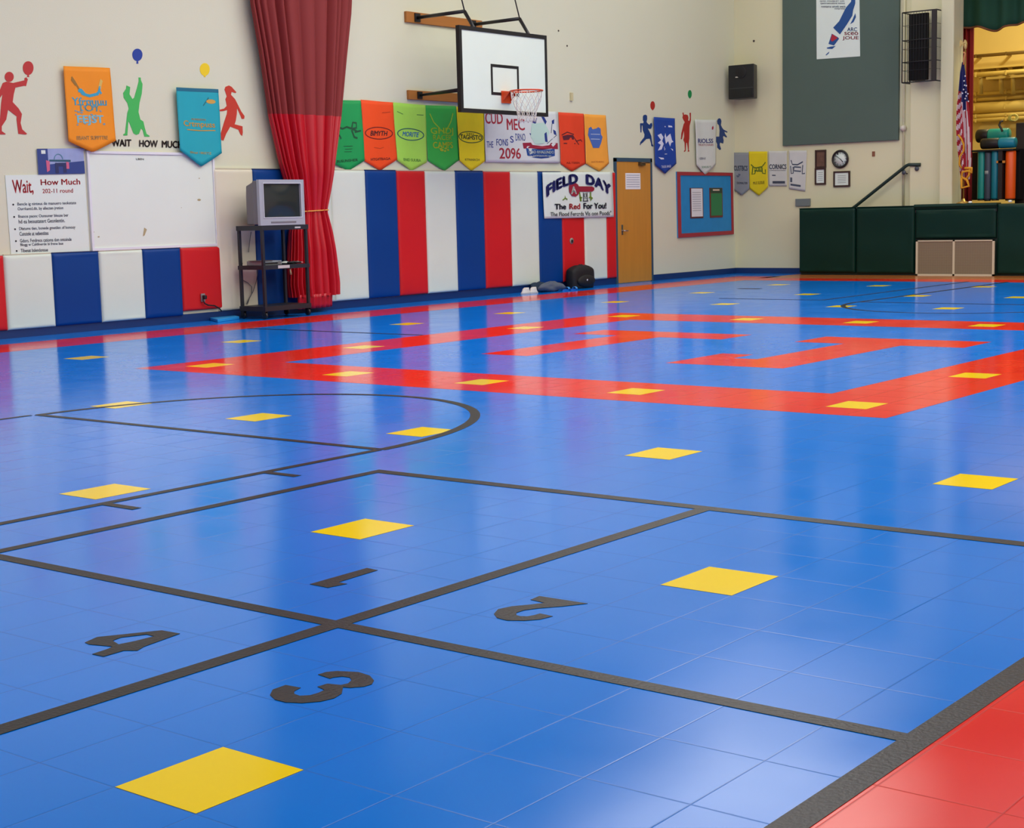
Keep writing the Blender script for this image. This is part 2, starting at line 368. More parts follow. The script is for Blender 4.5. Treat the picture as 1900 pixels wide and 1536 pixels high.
# plug and cord on the red mat
t = thing('power_cord', 'black plug and cord on the short red wall mat', 'power cord', LW(376,556,.06))
p = LW(376,552,.055); MB().box((p.x-.03,p.y-.012,p.z-.05),(p.x+.03,p.y,p.z+.05)).build('outlet_plate', mat('steel_plate',(150,140,140),.4), t)
MB().box((p.x-.018,p.y-.06,p.z-.02),(p.x+.022,p.y-.012,p.z+.03)).build('plug', BLACK, t, bevel=.006)
q = [LW(a,b_,.09) for a, b_ in ((377,555),(380,563),(386,566),(398,567),(407,572),(411,577))]; q[0].y = p.y-.03
MB().tube(q, .009, 6).build('cord', BLACK, t)
hi0, hi1 = .088*S, 1.505*S
lo_px = [(398,470,VC,'tall ivory wall mat between whiteboard and television'),(470,543,VB,'tall blue wall mat behind the television cart'),(543,613,VW,'tall white wall mat hidden behind the red curtain'),
 (613,677.5,VW,'tall white wall mat just right of the red curtain'),(677.5,735.5,VB,'tall blue wall mat, first blue right of the curtain'),(735.5,788,VR,'tall red wall mat below the light green pennant'),(788,844,VW,'tall white wall mat below the green V-design pennant'),(844,896,VB,'tall blue wall mat below the yellow pennant'),(896,945.5,VR,'tall red wall mat under the left half of the lettered sheet'),(945.5,996.5,VW,'tall white wall mat left of the field day banner'),(996.5,1040,VB,'tall blue wall mat partly behind the field day banner'),(1040,1081,VR,'tall red wall mat with a round outlet, backpack at its foot'),(1081,1122.5,VW,'tall white wall mat below the field day banner'),(1122.5,1146,VR,'narrow red wall mat touching the door frame')]
for k, (a, c, m, l) in enumerate(lo_px):
    xa, xb = LW(a, 430).x, LW(c, 430).x
    wallmat(xa, min(xb, xd0), hi0, hi1, m, l, group='tall wall mats along the long wall', seed=20+k)
t = thing('wall_outlet', 'round grey outlet cover on the tall red mat above the backpack', 'outlet', LW(1060,448,.055))
p = LW(1060,447,.052); MB().lathe((p.x,p.y,p.z), [(.05,-.012),(.05,.0)], 16, 1).build('cover', mat('outlet_grey',(150,140,128),.5), t)
MB().box((p.x-.02,p.y-.02,p.z-.025),(p.x+.025,p.y-.012,p.z+.02)).build('socket', BLACK, t)
# top wooden batten line above tall mats
struct(MB().box((LW(398,430).x,WY-.01,hi1+.014),(xd0,WY,hi1+.03)).build('trim_4', CREAM), 'thin painted batten above the tall wall mats')
# ================================================================ POSTERS, WHITEBOARD ON THE LONG WALL
PAPER = mat('poster_white', (222,234,224), .55); WB = mat('whiteboard_enamel', (226,236,224), .32, var=.03, scale=2)
REDINK = mat('red_ink', (186,34,44), .6); GREY = mat('slate_ink', (92,98,120), .7); NAVYINK = mat('navy_ink', (22,28,96), .6); MAROON = mat('maroon_ink', (150,24,48), .6)
def sheet(name, px, off, th, m, label, cat, group=None, parent=None, plane=LW):
    pts = [plane(u, v, off) for u, v in px]; n = (0,-1,0) if plane is LW else (-1,0,0)
    b = MB(); b.prism(pts, Vector(n)*th)
    loc = (pts[2]+pts[3])/2
    root = thing(name, label, cat, loc, group) 
    b.build('panel', m, root)
    base = [p+Vector(n)*(th+.002) for p in pts]
    return root, (lambda s, t: quad(base, s, t))
wb_px = [(158,277),(391,296),(404,457),(168,467)]
wx0, wx1 = LW(163,370).x, LW(398,370).x; wz1, wz0 = LW(165,280).z, LW(280,461).z
root = thing('whiteboard', 'large white marker board behind the orange and teal banners', 'whiteboard', ((wx0+wx1)/2, WY, wz0))
MB().box((wx0+.015,WY-.02,wz0+.015),(wx1-.015,WY,wz1-.015)).build('panel', WB, root)
b = MB(); fwid = .03
b.box((wx0,WY-.035,wz0),(wx0+fwid,WY,wz1)); b.box((wx1-fwid,WY-.035,wz0),(wx1,WY,wz1)); b.box((wx0+fwid,WY-.035,wz1-fwid),(wx1-fwid,WY,wz1)); b.box((wx0+fwid,WY-.035,wz0),(wx1-fwid,WY,wz0+fwid))
b.build('frame', mat('white_frame',(226,228,232),.4), root)
fn = lambda s, t: Vector((wx0+(wx1-wx0)*s, WY-.022, wz1+(wz0-wz1)*t))
letter('LBEN', sub(fn,.37,.065,.43,.085), 'lettering', BLACK, root, bold=.01)
SM = mat('tan_smudge',(176,160,118),.6)
for s_, t_, w in ((.87,.27,.012),(.86,.5,.03),(.055,.86,.016),(.02,.81,.012),(.71,.58,.008)): b = MB(); patch(b, oval(s_,t_,w/2,w*.4,10)[:-1], fn); b.build('stain', SM, root)
b = MB(); patch(b, [(.405,.78),(.425,.80),(.405,.86),(.39,.87)], fn)
b.build('stain', mat('tan_smudge',(176,160,118),.6), root)
root, fn = sheet('poster', [(9,325),(157,322.5),(166,467.5),(20,472.5)], .002, .006, PAPER, 'white poster with red Wait heading and grey bullet lines', 'poster')
letter('Wait,', sub(fn,.075,.06,.33,.255), 'lettering', REDINK, root, bold=.02)
letter('How Much', sub(fn,.425,.06,.93,.135), 'lettering', REDINK, root, bold=.02)
letter('202-11 round', sub(fn,.44,.18,.83,.235), 'lettering', mat('orange_red_ink',(206,70,70),.6), root, bold=.015)
lines = [('Bencle ig ninteus de manuero teoketate',.345,.395,.12,.86),('Ourrkantd.dit. by afiecten jretion',.405,.455,.12,.69),('Ilnanos paonc Ounsuner bleuse ber',.5,.55,.12,.75),('hd ea beoustatert Geonlentin.',.56,.61,.12,.70),('Dlatums tlen, bonede gmetilen of bonouy',.655,.705,.12,.83),('Cunstele at nebentites',.715,.765,.12,.48),('Gdors. Fvndreos catioms don ontoinde',.805,.85,.12,.77),('Blogg w Caltfinerde bi frene bue',.86,.905,.12,.66),('Tibenat bslendonsue',.93,.975,.12,.46)]
for tx, t0, t1, s0, s1 in lines: letter(tx, sub(fn,s0,t0,s1,t1), 'text_line', GREY, root, bold=.02)
for t_ in (.37,.525,.68,.83,.955): b = MB(); patch(b, oval(.07,t_,.011,.012,10)[:-1], fn); b.build('bullet', BLACK, root)
root, fn = sheet('poster', [(68,276),(154,275),(157,322),(71,323.5)], .012, .006, mat('poster_blue',(150,164,206),.5,var=.2,scale=8), 'small blue poster of a table, pinned above the bulleted poster', 'poster')
b = MB(); patch(b, [(0,0),(.22,0),(.22,1),(0,1)], fn); patch(b, [(.22,.62),(1,.5),(1,1),(.22,1)], fn); b.build('dark_band', mat('poster_navy',(38,62,130),.5), root)
fn2 = lambda s, t: fn(s,t)+Vector((0,-.002,0))
b = MB(); patch(b, [(.24,.43),(.7,.45),(.7,.53),(.24,.5)], fn2); b.build('table_picture', mat('dark_teal_ink',(30,84,104),.5), root)
b = MB(); patch(b, [(.36,.56),(.6,.56),(.6,.95),(.53,.95),(.53,.7),(.43,.7),(.43,.97),(.36,.97)], fn2); b.build('figure_picture', mat('deep_blue_ink',(30,40,90),.5), root)
b = MB(); ribbon(b, oval(.44,.42,.09,.2,10,PI,2*PI), (.015,.03), fn2); b.build('arch_picture', mat('teal_ink2',(70,130,150),.5), root)
b = MB(); patch(b, [(.17,.45),(.25,.5),(.24,.85),(.18,.92)], fn2); patch(b, [(.6,.52),(.66,.55),(.66,.8),(.6,.8)], fn2); b.build('pink_picture', mat('pink_ink',(206,96,130),.5), root)
b = MB(); patch(b, [(.08,.06),(.17,.06),(.17,.2),(.08,.2)], fn2); b.build('white_badge', PAPER, root)
# writing painted on the wall
t = thing('wall_lettering', 'black letters reading WAIT HOW MUCH above the whiteboard', 'lettering', LW(268,272,.003))
BRN = mat('dark_brown_letters',(56,48,40),.6)
def boxfn(px, off=.004, plane=LW):
    pts = [plane(u,v,off) for u,v in px]; return lambda s, t: quad(pts, s, t)
letter('WAIT', boxfn([(205.5,258),(244,258.5),(243.5,272),(207.5,272)]), 'lettering', BRN, t, bold=.05)
letter('HOW', boxfn([(258,259.5),(293,260),(293,274),(258,272.5)]), 'lettering', BRN, t, bold=.05)
letter('MUCH', boxfn([(300,260.5),(339,261.5),(339,275.5),(300,274)]), 'lettering', BRN, t, bold=.05)
# ================================================================ WALL SILHOUETTES
DR = mat('red_vinyl_decal',(186,42,40),.6); DRO = mat('rust_red_decal',(196,52,28),.6); DG = mat('green_vinyl_decal',(62,184,84),.6); DB = mat('blue_vinyl_decal',(16,58,150),.6); DY = mat('yellow_vinyl_decal',(240,208,20),.6); DNB = mat('deep_blue_decal',(12,56,118),.6); DDR = mat('brick_red_decal',(172,36,24),.6); DGR = mat('dark_green_decal',(10,138,70),.6)
def decal(name, pts, m, label, ox, oy, sc, group, extra=None):
    b = MB(); b.prism([LW(*p, .0005) for p in cpx(pts, ox, oy, sc)], (0,-.004,0))
    for e in (extra or []): b.prism([LW(*p, .0007) for p in cpx(e, ox, oy, sc)], (0,-.0042,0))
    return tag(b.build(name, m), label, 'wall decal', group)
A = (0,60,3.958); G1 = 'silhouette children decals on the wall'; G2 = 'balloon decals on the wall'
decal('child_silhouette', [(20,372),(45,362),(95,372),(180,352),(178,338),(192,330),(203,345),(190,395),(178,392),(112,406),(100,455),(92,512),(135,558),(160,600),(150,665),(162,712),(198,745),(188,751),(134,745),(121,640),(122,618),(58,568),(45,640),(12,690),(12,725),(40,745),(38,750),(-30,750),(-25,700),(0,630),(8,520),(18,455),(0,480),(-30,500),(-30,460),(0,420)], DR, 'red silhouette of a child reaching for a red balloon, at the far left', *A, G1, [oval(67,327,33,37)[:-1]])
decal('child_silhouette', [(1017,331),(1032,332),(1034,352),(1046,380),(1040,450),(1024,515),(1016,585),(1030,640),(1052,655),(1062,700),(1075,745),(1098,760),(1096,766),(1060,766),(1048,720),(1035,705),(1020,745),(1000,753),(980,742),(968,712),(950,665),(942,650),(935,745),(935,756),(906,758),(905,748),(918,742),(928,650),(935,590),(945,560),(935,520),(908,480),(904,445),(925,415),(928,390),(955,402),(950,455),(972,490),(985,480),(1005,410),(1018,360)], DG, 'green silhouette of a child doing a handstand', *A, G1)
decal('child_silhouette', [(1655,400),(1680,390),(1700,400),(1710,412),(1735,440),(1728,446),(1700,437),(1695,458),(1725,490),(1745,530),(1770,580),(1795,615),(1792,635),(1775,636),(1760,600),(1740,555),(1738,600),(1730,650),(1722,675),(1780,690),(1782,735),(1778,760),(1765,750),(1750,715),(1690,692),(1660,745),(1640,795),(1622,790),(1620,745),(1645,660),(1665,600),(1668,570),(1640,578),(1610,580),(1612,568),(1645,560),(1665,540),(1655,490),(1665,470),(1655,440),(1648,420)], DRO, 'rust red silhouette of a running child in a cap beside the teal banner', *A, G1)
Bq = (1160,140,7.68)
decal('child_silhouette', [(262,565),(290,558),(310,575),(312,620),(302,660),(315,680),(345,705),(360,680),(378,678),(385,710),(370,755),(355,762),(320,755),(345,800),(370,860),(385,975),(402,1005),(395,1012),(370,1005),(368,970),(350,900),(300,905),(245,960),(222,975),(215,995),(208,990),(215,950),(270,880),(275,840),(250,780),(245,710),(235,715),(230,812),(218,812),(210,690),(215,680),(258,680),(262,655),(252,640),(252,585)], DNB, 'blue silhouette of a running child left of the blue banner', *Bq, G1)
decal('child_silhouette', [(815,530),(830,528),(835,560),(860,555),(890,565),(900,600),(895,640),(912,650),(922,600),(915,535),(935,530),(935,640),(915,720),(912,900),(905,960),(905,1060),(915,1080),(890,1088),(895,1060),(880,960),(868,960),(860,1075),(845,1088),(835,1080),(850,1060),(845,955),(828,920),(840,870),(835,780),(805,910),(792,905),(800,820),(830,700),(848,665),(825,625),(815,600),(822,570)], DDR, 'brick red silhouette of a child with raised arms between two banners', *Bq, G1)
decal('child_silhouette', [(1320,620),(1340,608),(1360,620),(1370,650),(1362,705),(1380,745),(1400,770),(1455,800),(1452,815),(1412,800),(1420,830),(1448,870),(1442,885),(1400,860),(1392,880),(1402,930),(1395,970),(1350,955),(1345,990),(1365,1045),(1355,1060),(1340,1058),(1310,1025),(1312,980),(1290,930),(1282,872),(1340,870),(1345,780),(1335,710),(1315,690),(1308,650)], DNB, 'blue silhouette of a jumping child near the room corner', *Bq, G1)
def egg(cx, cy, rx, ry, tail):
    p = []
    for i in range(28):
        a = 2*PI*i/28; x = math.cos(a); y = math.sin(a)
        p.append((cx+rx*x*(1-.12*max(0,y)), cy+ry*y))
        if i == 7: p += [(cx-rx*.14, cy+ry+tail*.3),(cx-rx*.2, cy+ry+tail),(cx+rx*.2, cy+ry+tail)][::-1] + []
    return p
def balloon(cx, cy, rx, ry, tail, m, label, tr):
    decal('balloon', [(cx+rx*math.cos(2*PI*i/28), cy+ry*math.sin(2*PI*i/28)*(1 if math.sin(2*PI*i/28) < 0 else 1.12)) for i in range(28)], m, label, *tr, G2, [[(cx-rx*.1,cy+ry),(cx+rx*.1,cy+ry),(cx+rx*.2,cy+ry+tail),(cx-rx*.2,cy+ry+tail)]])
balloon(206,260,39,48,20,DR,'red balloon decal above the leftmost red silhouette',A); balloon(1008,163,37,43,24,DB,'blue balloon decal above the green handstand figure',A)
balloon(1503,270,36,44,14,DY,'yellow balloon decal above the teal banner',A); balloon(390,425,32,58,12,DDR,'small brick red balloon decal above the blue banner',Bq); balloon(920,262,27,54,12,DGR,'small green balloon decal above the brick red figure',Bq)
# ================================================================ BANNERS
def banner(name, label, col, px, off=.02, decor=(), cat='banner', group=None, rod=None, plane=LW, amp=.007, strip=None):
    """px: TL TR BR tip BL (pixel survey of the hanging cloth on the wall plane)"""
    n = Vector((0,-1,0)) if plane is LW else Vector((-1,0,0)); ax = 0 if plane is LW else 1
    P = [plane(u, v, off) for u, v in px]
    tl, tr, br = P[0], P[1], P[2]; bl = P[-1]; tip = P[3] if len(P) == 5 else None
    m = mat(name+'_'+'_'.join(map(str,col)), col, .65, var=.06, scale=5)
    ph = random.uniform(0,6)
    def disp(p): return amp*(math.sin(p[ax]*11+ph)+.6*math.sin(p[ax]*5+p.z*6+ph))
    q4 = [tl, tr, br, bl]
    def flat(s, t, o=.004):
        p = quad(q4, s, t); return p+n*(disp(p)+o)
    tips = 0.5
    if tip is not None:
        # position of the tip across the width
        w = (br-bl); tips = max(.2, min(.8, (tip-bl).dot(w)/w.length_squared))
    def fn(s, v):
        top = tl*(1-s)+tr*s
        if tip is None: bot = bl*(1-s)+br*s
        else: bot = bl*(1-s/tips)+tip*(s/tips) if s < tips else tip*(1-(s-tips)/(1-tips))+br*((s-tips)/(1-tips))
        p = top*(1-v)+bot*v
        return p+n*disp(p)
    root = thing(name, label, cat, (tl+tr)/2 if True else tl, group)
    b = MB(); b.grid(fn, 20, 16); b.build('cloth', m, root, solid=.003)
    if rod:
        b = MB(); d = (tr-tl)*.03; b.tube([tl-d-n*.0, tr+d], .011, 8); b.build('hanging_rod', mat(*rod), root)
    if strip:
        b = MB(); k = 12
        for i in range(k): patch(b, [(i/k,0),((i+1)/k,0),((i+1)/k,.055),(i/k,.055)], flat)
        b.build('top_hem', mat(*strip), root)
    for d in decor:
        kind, c = d[0], d[1]; mm = mat('ink_'+'_'.join(map(str,c)), c, .65)
        if kind == 'text':
            letter(d[2], sub(flat,*d[3]), 'lettering', mm, root, bold=d[4] if len(d) > 4 else .015, shear=d[5] if len(d) > 5 else 0)
        elif kind == 'oval':
            b = MB(); ribbon(b, oval(*d[2],36), d[3], flat); b.build('oval_outline', mm, root)
        elif kind == 'fill':
            b = MB()
            for pl in d[2]: patch(b, pl, flat)
            q_ = b.build(d[3] if len(d) > 3 else 'printed_shape', mm, root)
            if d[3:] and d[3] in ('speckle','smudge'): q_['kind'] = 'stuff'
        elif kind == 'stroke':
            b = MB()
            for pl in d[2]: ribbon(b, pl, d[3], flat)
            b.build(d[4] if len(d) > 4 else 'printed_drawing', mm, root)
    return root
def blots(seed, s0, t0, s1, t1, n, r):
    rnd = random.Random(seed); out = []
    for _ in range(n):
        cx = rnd.uniform(s0,s1); cy = rnd.uniform(t0,t1); k = rnd.randint(5,7)
        out.append([(cx+r*rnd.uniform(.5,1.3)*math.cos(2*PI*i/k), cy+.5*r*rnd.uniform(.5,1.3)*math.sin(2*PI*i/k)) for i in range(k)])
    return out
cyan = (52,160,190); gold = (196,166,40); gr1 = 'event banners pinned to the long wall'
banner('pointed_banner','orange pointed banner with blue lettering above the whiteboard',(240,144,8),[(118,122.5),(204,126),(216,261),(171,282.5),(127,262)],.06,[
 ('stroke',cyan,[[(.3,.3),(.36,.36),(.5,.39),(.68,.36),(.74,.26)],[(.28,.33),(.34,.31),(.4,.36)],[(.66,.36),(.72,.32),(.75,.36)]],(.05,.04)),
 ('stroke',(150,110,40),[[(.16,.14),(.22,.2),(.3,.3)],[(.15,.17),(.24,.25)]],(.03,.03)),('stroke',(214,180,90),[[(.72,.28),(.76,.2),(.78,.17)]],(.06,.05)),
 ('text',cyan,'Yfrnuuu',(.13,.41,.86,.52)),('text',(80,150,160),'TOY',(.24,.5,.7,.6)),('text',(120,190,205),'FEJST',(.21,.65,.76,.79),.03),('fill',(120,150,160),blots(3,.16,.42,.8,.78,26,.03),'speckle'),
 ('text',(170,140,90),'BBANT SUPPTTRE',(.17,.93,.82,.985))], group=gr1)
banner('pointed_banner','teal pointed banner with dark top hem, right end of the whiteboard',(14,164,178),[(326.5,162),(404,165.5),(411.5,284),(374,309),(333,279)],.06,[
 ('stroke',(20,110,120),[[(.62,.27),(.75,.14)]],(.02,.02)),('fill',(204,160,70),[oval(.8,.2,.11,.035,12)[:-1]],'sun_mark'),
 ('text',(190,150,60),'MORRISON',(.33,.475,.66,.505)),('text',(194,150,52),'Crtmpuss',(.12,.515,.87,.635),.02),('stroke',(194,150,52),[[(.2,.66),(.5,.665),(.87,.65)]],(.02,.015)),
 ('text',(190,170,80),'Bltupi 180ZTZ',(.24,1.0,.74,1.045))], group=gr1, strip=('teal_hem',(6,104,130),.6))
inkG = (16,78,44); off2 = .02; grp = 'row of pointed pennants above the tall mats'
banner('pointed_pennant','dark green pennant with black running figure, partly behind the curtain',(4,156,76),[(622,185.5),(669,186.5),(676,298),(648,317),(616,303)],off2,[
 ('stroke',inkG,[[(.1,.42),(.3,.46),(.45,.43),(.62,.46),(.78,.5)],[(.62,.46),(.66,.36),(.78,.37),(.78,.45),(.66,.46)],[(.62,.48),(.7,.6),(.8,.62)],[(.1,.6),(.2,.56),(.26,.62)],[(.72,.52),(.92,.5)]],(.05,.03)),
 ('stroke',inkG,[[(.35,.74),(.65,.745)],[(.4,.79),(.64,.79)],[(.38,.83),(.62,.835)]],(.01,.008),'thin_line'),('text',inkG,'BUSUNSHER',(.13,.955,.8,1.0),.03)], group=grp)
banner('pointed_pennant','bright orange pennant with a lettered black oval, next to the dark green one',(246,78,6),[(669.5,185),(728.5,190),(736,296),(706,317),(676.5,299)],off2,[
 ('oval',(110,20,14),(.49,.54,.43,.1),(.03,.015)),('text',(50,20,24),'BIMYTH',(.2,.5,.78,.585),.03,.3),('text',(120,40,20),'HTG4TBAGA',(.18,.955,.8,1.0),.03),('stroke',(190,60,10),[[(.65,.19),(.9,.17)],[(.3,.78),(.5,.8),(.62,.78)]],(.02,.01))], group=grp)
banner('pointed_pennant','light lime pennant with a teal oval and blue word',(168,228,84),[(729,190),(788.5,195),(792,301),(764,317),(736.5,298)],off2,[
 ('oval',(10,92,92),(.49,.53,.42,.1),(.03,.015)),('text',(28,110,160),'MORITE',(.22,.485,.78,.57),.03,.3),('text',(90,150,60),'ENID SUUBA',(.2,.95,.8,1.0),.02),('stroke',(70,130,60),[[(.1,.15),(.28,.19)],[(.72,.18),(.92,.18)]],(.02,.012))], group=grp)
banner('pointed_pennant','mid green pennant with a gold V-shaped design',(50,178,66),[(788.5,195),(846,197),(853,297),(824,317),(794,298)],off2,[
 ('stroke',(160,200,40),[[(.15,.15),(.25,.3),(.55,.5)],[(.88,.13),(.8,.28),(.58,.5)]],(.03,.02)),('text',(160,196,30),'GHDJ',(.14,.4,.86,.55)),('text',(150,186,30),'RACER',(.2,.53,.8,.63)),('text',(166,186,28),'CAMPS',(.18,.66,.82,.78),.03),('fill',(170,184,30),blots(5,.35,.78,.65,.84,8,.04),'speckle')], group=grp)
banner('pointed_pennant','yellow pennant with a lettered oval under the backboard edge',(240,220,14),[(846.5,198),(897,203),(899.5,299),(875,317),(852,298)],off2,[
 ('oval',(30,76,40),(.48,.55,.46,.105),(.035,.015)),('text',(30,60,30),'TAGHSTO',(.08,.505,.9,.595),.03),('text',(60,80,20),'TED',(.32,.475,.62,.5)),('text',(130,126,40),'KTNARCH',(.22,.955,.78,1.0),.02)], group=grp)
# big lettered sheet
def ribbonfig(): pass
banner('printed_sheet','white sheet lettered in maroon and blue with an emblem, behind the net',(216,222,218),[(897,203),(1035,207),(1040,302.5),(901,301)],.03,[
 ('text',(168,30,54),'CUD',(.01,.05,.24,.27),.02),('text',(168,30,54),'MEC',(.285,.16,.53,.38),.02),
 ('text',(52,70,150),'THE',(.02,.6,.11,.72),.01),('text',(52,70,150),'FONS',(.15,.55,.29,.68),.01),('text',(52,70,150),'S',(.32,.49,.37,.62),.01),('text',(52,70,150),'DRNO',(.4,.44,.53,.58),.01),
 ('text',(168,40,54),'2096',(.18,.72,.46,.93),.02),
 ('fill',(150,24,54),[[(.49,.62),(.6,.61),(.62,.655),(.76,.675),(.85,.655),(.87,.61),(.97,.61),(.97,.73),(.9,.73),(.88,.72),(.76,.745),(.6,.72),(.5,.73)]],'emblem_ribbon'),
 ('fill',(24,74,146),[[(.53,.72),(.64,.735),(.75,.745),(.86,.735),(.92,.72),(.92,.86),(.84,.9),(.74,.915),(.62,.9),(.54,.86)]],'emblem_shield'),
 ('fill',(190,222,206),[[(.62,.25),(.8,.22),(.86,.4),(.8,.62),(.66,.64),(.6,.5)]],'emblem_field'),
 ('fill',(24,52,128),[[(.585,.43),(.64,.45),(.68,.34),(.7,.44),(.68,.56),(.67,.6),(.63,.55)],[(.66,.1),(.7,.14),(.68,.26),(.63,.22)],[(.78,.05),(.83,.2),(.81,.26),(.76,.1)],[(.78,.45),(.82,.4),(.83,.6),(.78,.58)],[(.9,.18),(.94,.15),(.93,.24),(.9,.24)],[(.91,.35),(.95,.38),(.96,.46),(.92,.44)]],'emblem_figures'),
 ('stroke',(60,80,100),[[(.9,.24),(.88,.42)],[(.96,.46),(.87,.56),(.82,.63)]],(.008,.012),'emblem_stem')], cat='printed sheet')
banner_w = (232,232,232)
sh = 'white text'
b_fn = None
r = [o for o in C.objects if o.name.startswith('printed_sheet')][0]
P4 = [LW(u,v,.03) for u,v in [(897,203),(1035,207),(1040,302.5),(901,301)]]
sf = lambda s, t: quad(P4, s, t)+Vector((0,-.022,0))
letter('DIAD RNALUNDO', sub(sf,.555,.765,.9,.82), 'lettering', PAPER, r, 'white ribbon lettering', bold=.02); letter('GATFTRWNTR NG', sub(sf,.61,.85,.86,.885), 'lettering', PAPER, r, 'white small lettering', bold=.02)
banner('pointed_pennant','red-orange pennant with a dark winged mark, right of the lettered sheet',(228,64,24),[(1037,208),(1083,211),(1087,304),(1060.5,318),(1041,304)],off2,[
 ('fill',(90,20,40),[[(.1,.46),(.3,.43),(.52,.43),(.55,.52),(.14,.54)]],'winged_mark'),('stroke',(80,20,30),[[(.08,.44),(.3,.38),(.55,.42)],[(.5,.44),(.66,.55),(.85,.52),(.9,.56)],[(.6,.52),(.76,.62)],[(.14,.6),(.6,.6)]],(.03,.02)),('text',(150,40,24),'AILTSREN',(.2,.96,.74,1.0),.02)], group=grp)
banner('pointed_pennant','light orange pennant with a blue block mark, last before the door',(244,164,56),[(1083.5,211.5),(1123,214),(1130.5,303),(1112,318),(1086.5,303.5)],off2,[
 ('fill',(70,104,176),[[(.2,.28),(.32,.25),(.38,.3),(.55,.28),(.62,.25),(.72,.28),(.72,.4),(.78,.45),(.7,.58),(.6,.68),(.35,.68),(.28,.58),(.14,.42)]],'block_mark'),('stroke',(190,200,220),[[(.25,.4),(.68,.4)],[(.25,.5),(.66,.5)],[(.32,.6),(.6,.6)]],(.02,.012)),('text',(206,130,60),'SIATHERS',(.24,.95,.76,.985),.01)], group=grp)
# FIELD DAY banner
root = banner('field_day_banner','white FIELD DAY banner with a red key picture hung over the mats',(222,234,224),[(1006,319.5),(1136.5,319),(1139,402.5),(1010,405.5)],.075,(),cat='banner',amp=.004)
P4 = [LW(u,v,.075) for u,v in [(1006,319.5),(1136.5,319),(1139,402.5),(1010,405.5)]]
ff = lambda s, t, o=.013: quad(P4, s, t)+Vector((0,-o,0))
def arcfn(s, t): # FIELD DAY sits on an arch
    k = (s-.5)*2; top = .03+.26*abs(k)**2.1; h = .26-.04*(1-abs(k))
    return ff(.035+.93*s, top+h*t)
letter('FIELD  DAY', arcfn, 'lettering', NAVYINK, root, 'navy arched lettering', bold=.07, space=1.05)
letter('The', sub(ff,.14,.685,.30,.81), 'lettering', mat('dark_navy_ink',(20,20,44),.6), root, bold=.045)
letter('Red', sub(ff,.345,.685,.50,.81), 'lettering', REDINK, root, 'red lettering', bold=.03)
letter('For You!', sub(ff,.545,.675,.885,.81), 'lettering', mat('dark_navy_ink',(20,20,44),.6), root, bold=.045)
letter('The Flood Fercrds Vls oon Poods"', sub(ff,.08,.86,.955,.955), 'lettering', mat('dark_grey_ink',(50,54,60),.6), root, bold=.012)
b = MB(); patch(b, [(.36,.26),(.4,.235),(.45,.24),(.48,.27),(.49,.31),(.68,.315),(.715,.345),(.71,.40),(.68,.43),(.5,.43),(.475,.5),(.44,.535),(.39,.52),(.355,.44),(.35,.34)], lambda s,t: ff(s,t,.012)); b.build('key_picture', MAROON, root)
letter('A', sub(lambda s,t: ff(s,t,.015),.375,.31,.455,.48), 'lettering', PAPER, root, 'white A on the key', bold=.03)
b = MB(); g = lambda s,t: ff(s,t,.012)
patch(b, [(.49,.44),(.505,.44),(.525,.64),(.5,.64)], g); patch(b, [(.49,.56),(.535,.54),(.53,.58)], g); patch(b, [(.65,.44),(.665,.44),(.665,.54),(.69,.57),(.65,.64),(.655,.57),(.62,.57),(.65,.53)], g)
patch(b, [(.25,.6),(.285,.56),(.29,.5),(.30,.56),(.325,.58),(.32,.61),(.295,.58),(.26,.62)], g); b.build('leaf_picture', mat('olive_ink',(104,136,30),.6), root)
b = MB(); ribbon(b, [(.555,.45),(.55,.63)], .01, g); ribbon(b, [(.605,.45),(.61,.63)], .01, g); ribbon(b, [(.54,.635),(.62,.635)], (.02,.02), g); ribbon(b, oval(.58,.51,.015,.05,10), .008, g); ribbon(b, [(.56,.58),(.6,.58)], .01, g); b.build('gate_picture', mat('dark_grey_ink',(50,54,60),.6), root)
# blue and white banners right of door
banner('pointed_banner','royal blue pointed banner with white print right of the door',(10,62,156),[(1213,217),(1251.5,219.5),(1254,303.5),(1235,322.5),(1216,306)],.04,[
 ('fill',(216,222,240),[[(.12,.38),(.3,.34),(.42,.42),(.34,.5),(.42,.56),(.3,.68),(.12,.7),(.26,.58),(.12,.54),(.28,.48)],[(.48,.4),(.54,.33),(.58,.42),(.72,.36),(.78,.34),(.84,.48),(.9,.52),(.8,.54),(.74,.62),(.66,.5),(.54,.56)],[(.76,.66),(.86,.68),(.86,.72)],[(.5,.2),(.54,.17),(.58,.2)],[(.7,.16),(.86,.17),(.88,.2),(.7,.2)],[(.14,.84),(.4,.86),(.42,.89),(.26,.89)]],'white_print'),
 ('stroke',(200,210,235),[[(.44,.62),(.46,.7),(.5,.66)],[(.46,.78),(.58,.78)]],(.03,.015)),('text',(200,208,230),'TAGAS ANGI',(.28,1.02,.74,1.075),.03)], group=gr1)
banner('pointed_banner','white pointed banner with navy letters over the bulletin board',(214,220,214),[(1289,221.5),(1330,222.5),(1328,305),(1309.5,324),(1292.5,306)],.052,[
 ('fill',(170,40,70),[[(.76,.17),(.82,.13),(.85,.18),(.82,.22),(.77,.22)]],'red_dot'),('text',(40,50,120),'RIOLSS',(.09,.42,.83,.52),.03),('text',(160,50,80),'TRUSTCHASES',(.1,.54,.84,.58)),('text',(110,112,140),'GSBH-8',(.16,.835,.46,.885)),('text',(110,160,130),'SIDIRUSUTS',(.28,1.03,.74,1.075))], group=gr1)
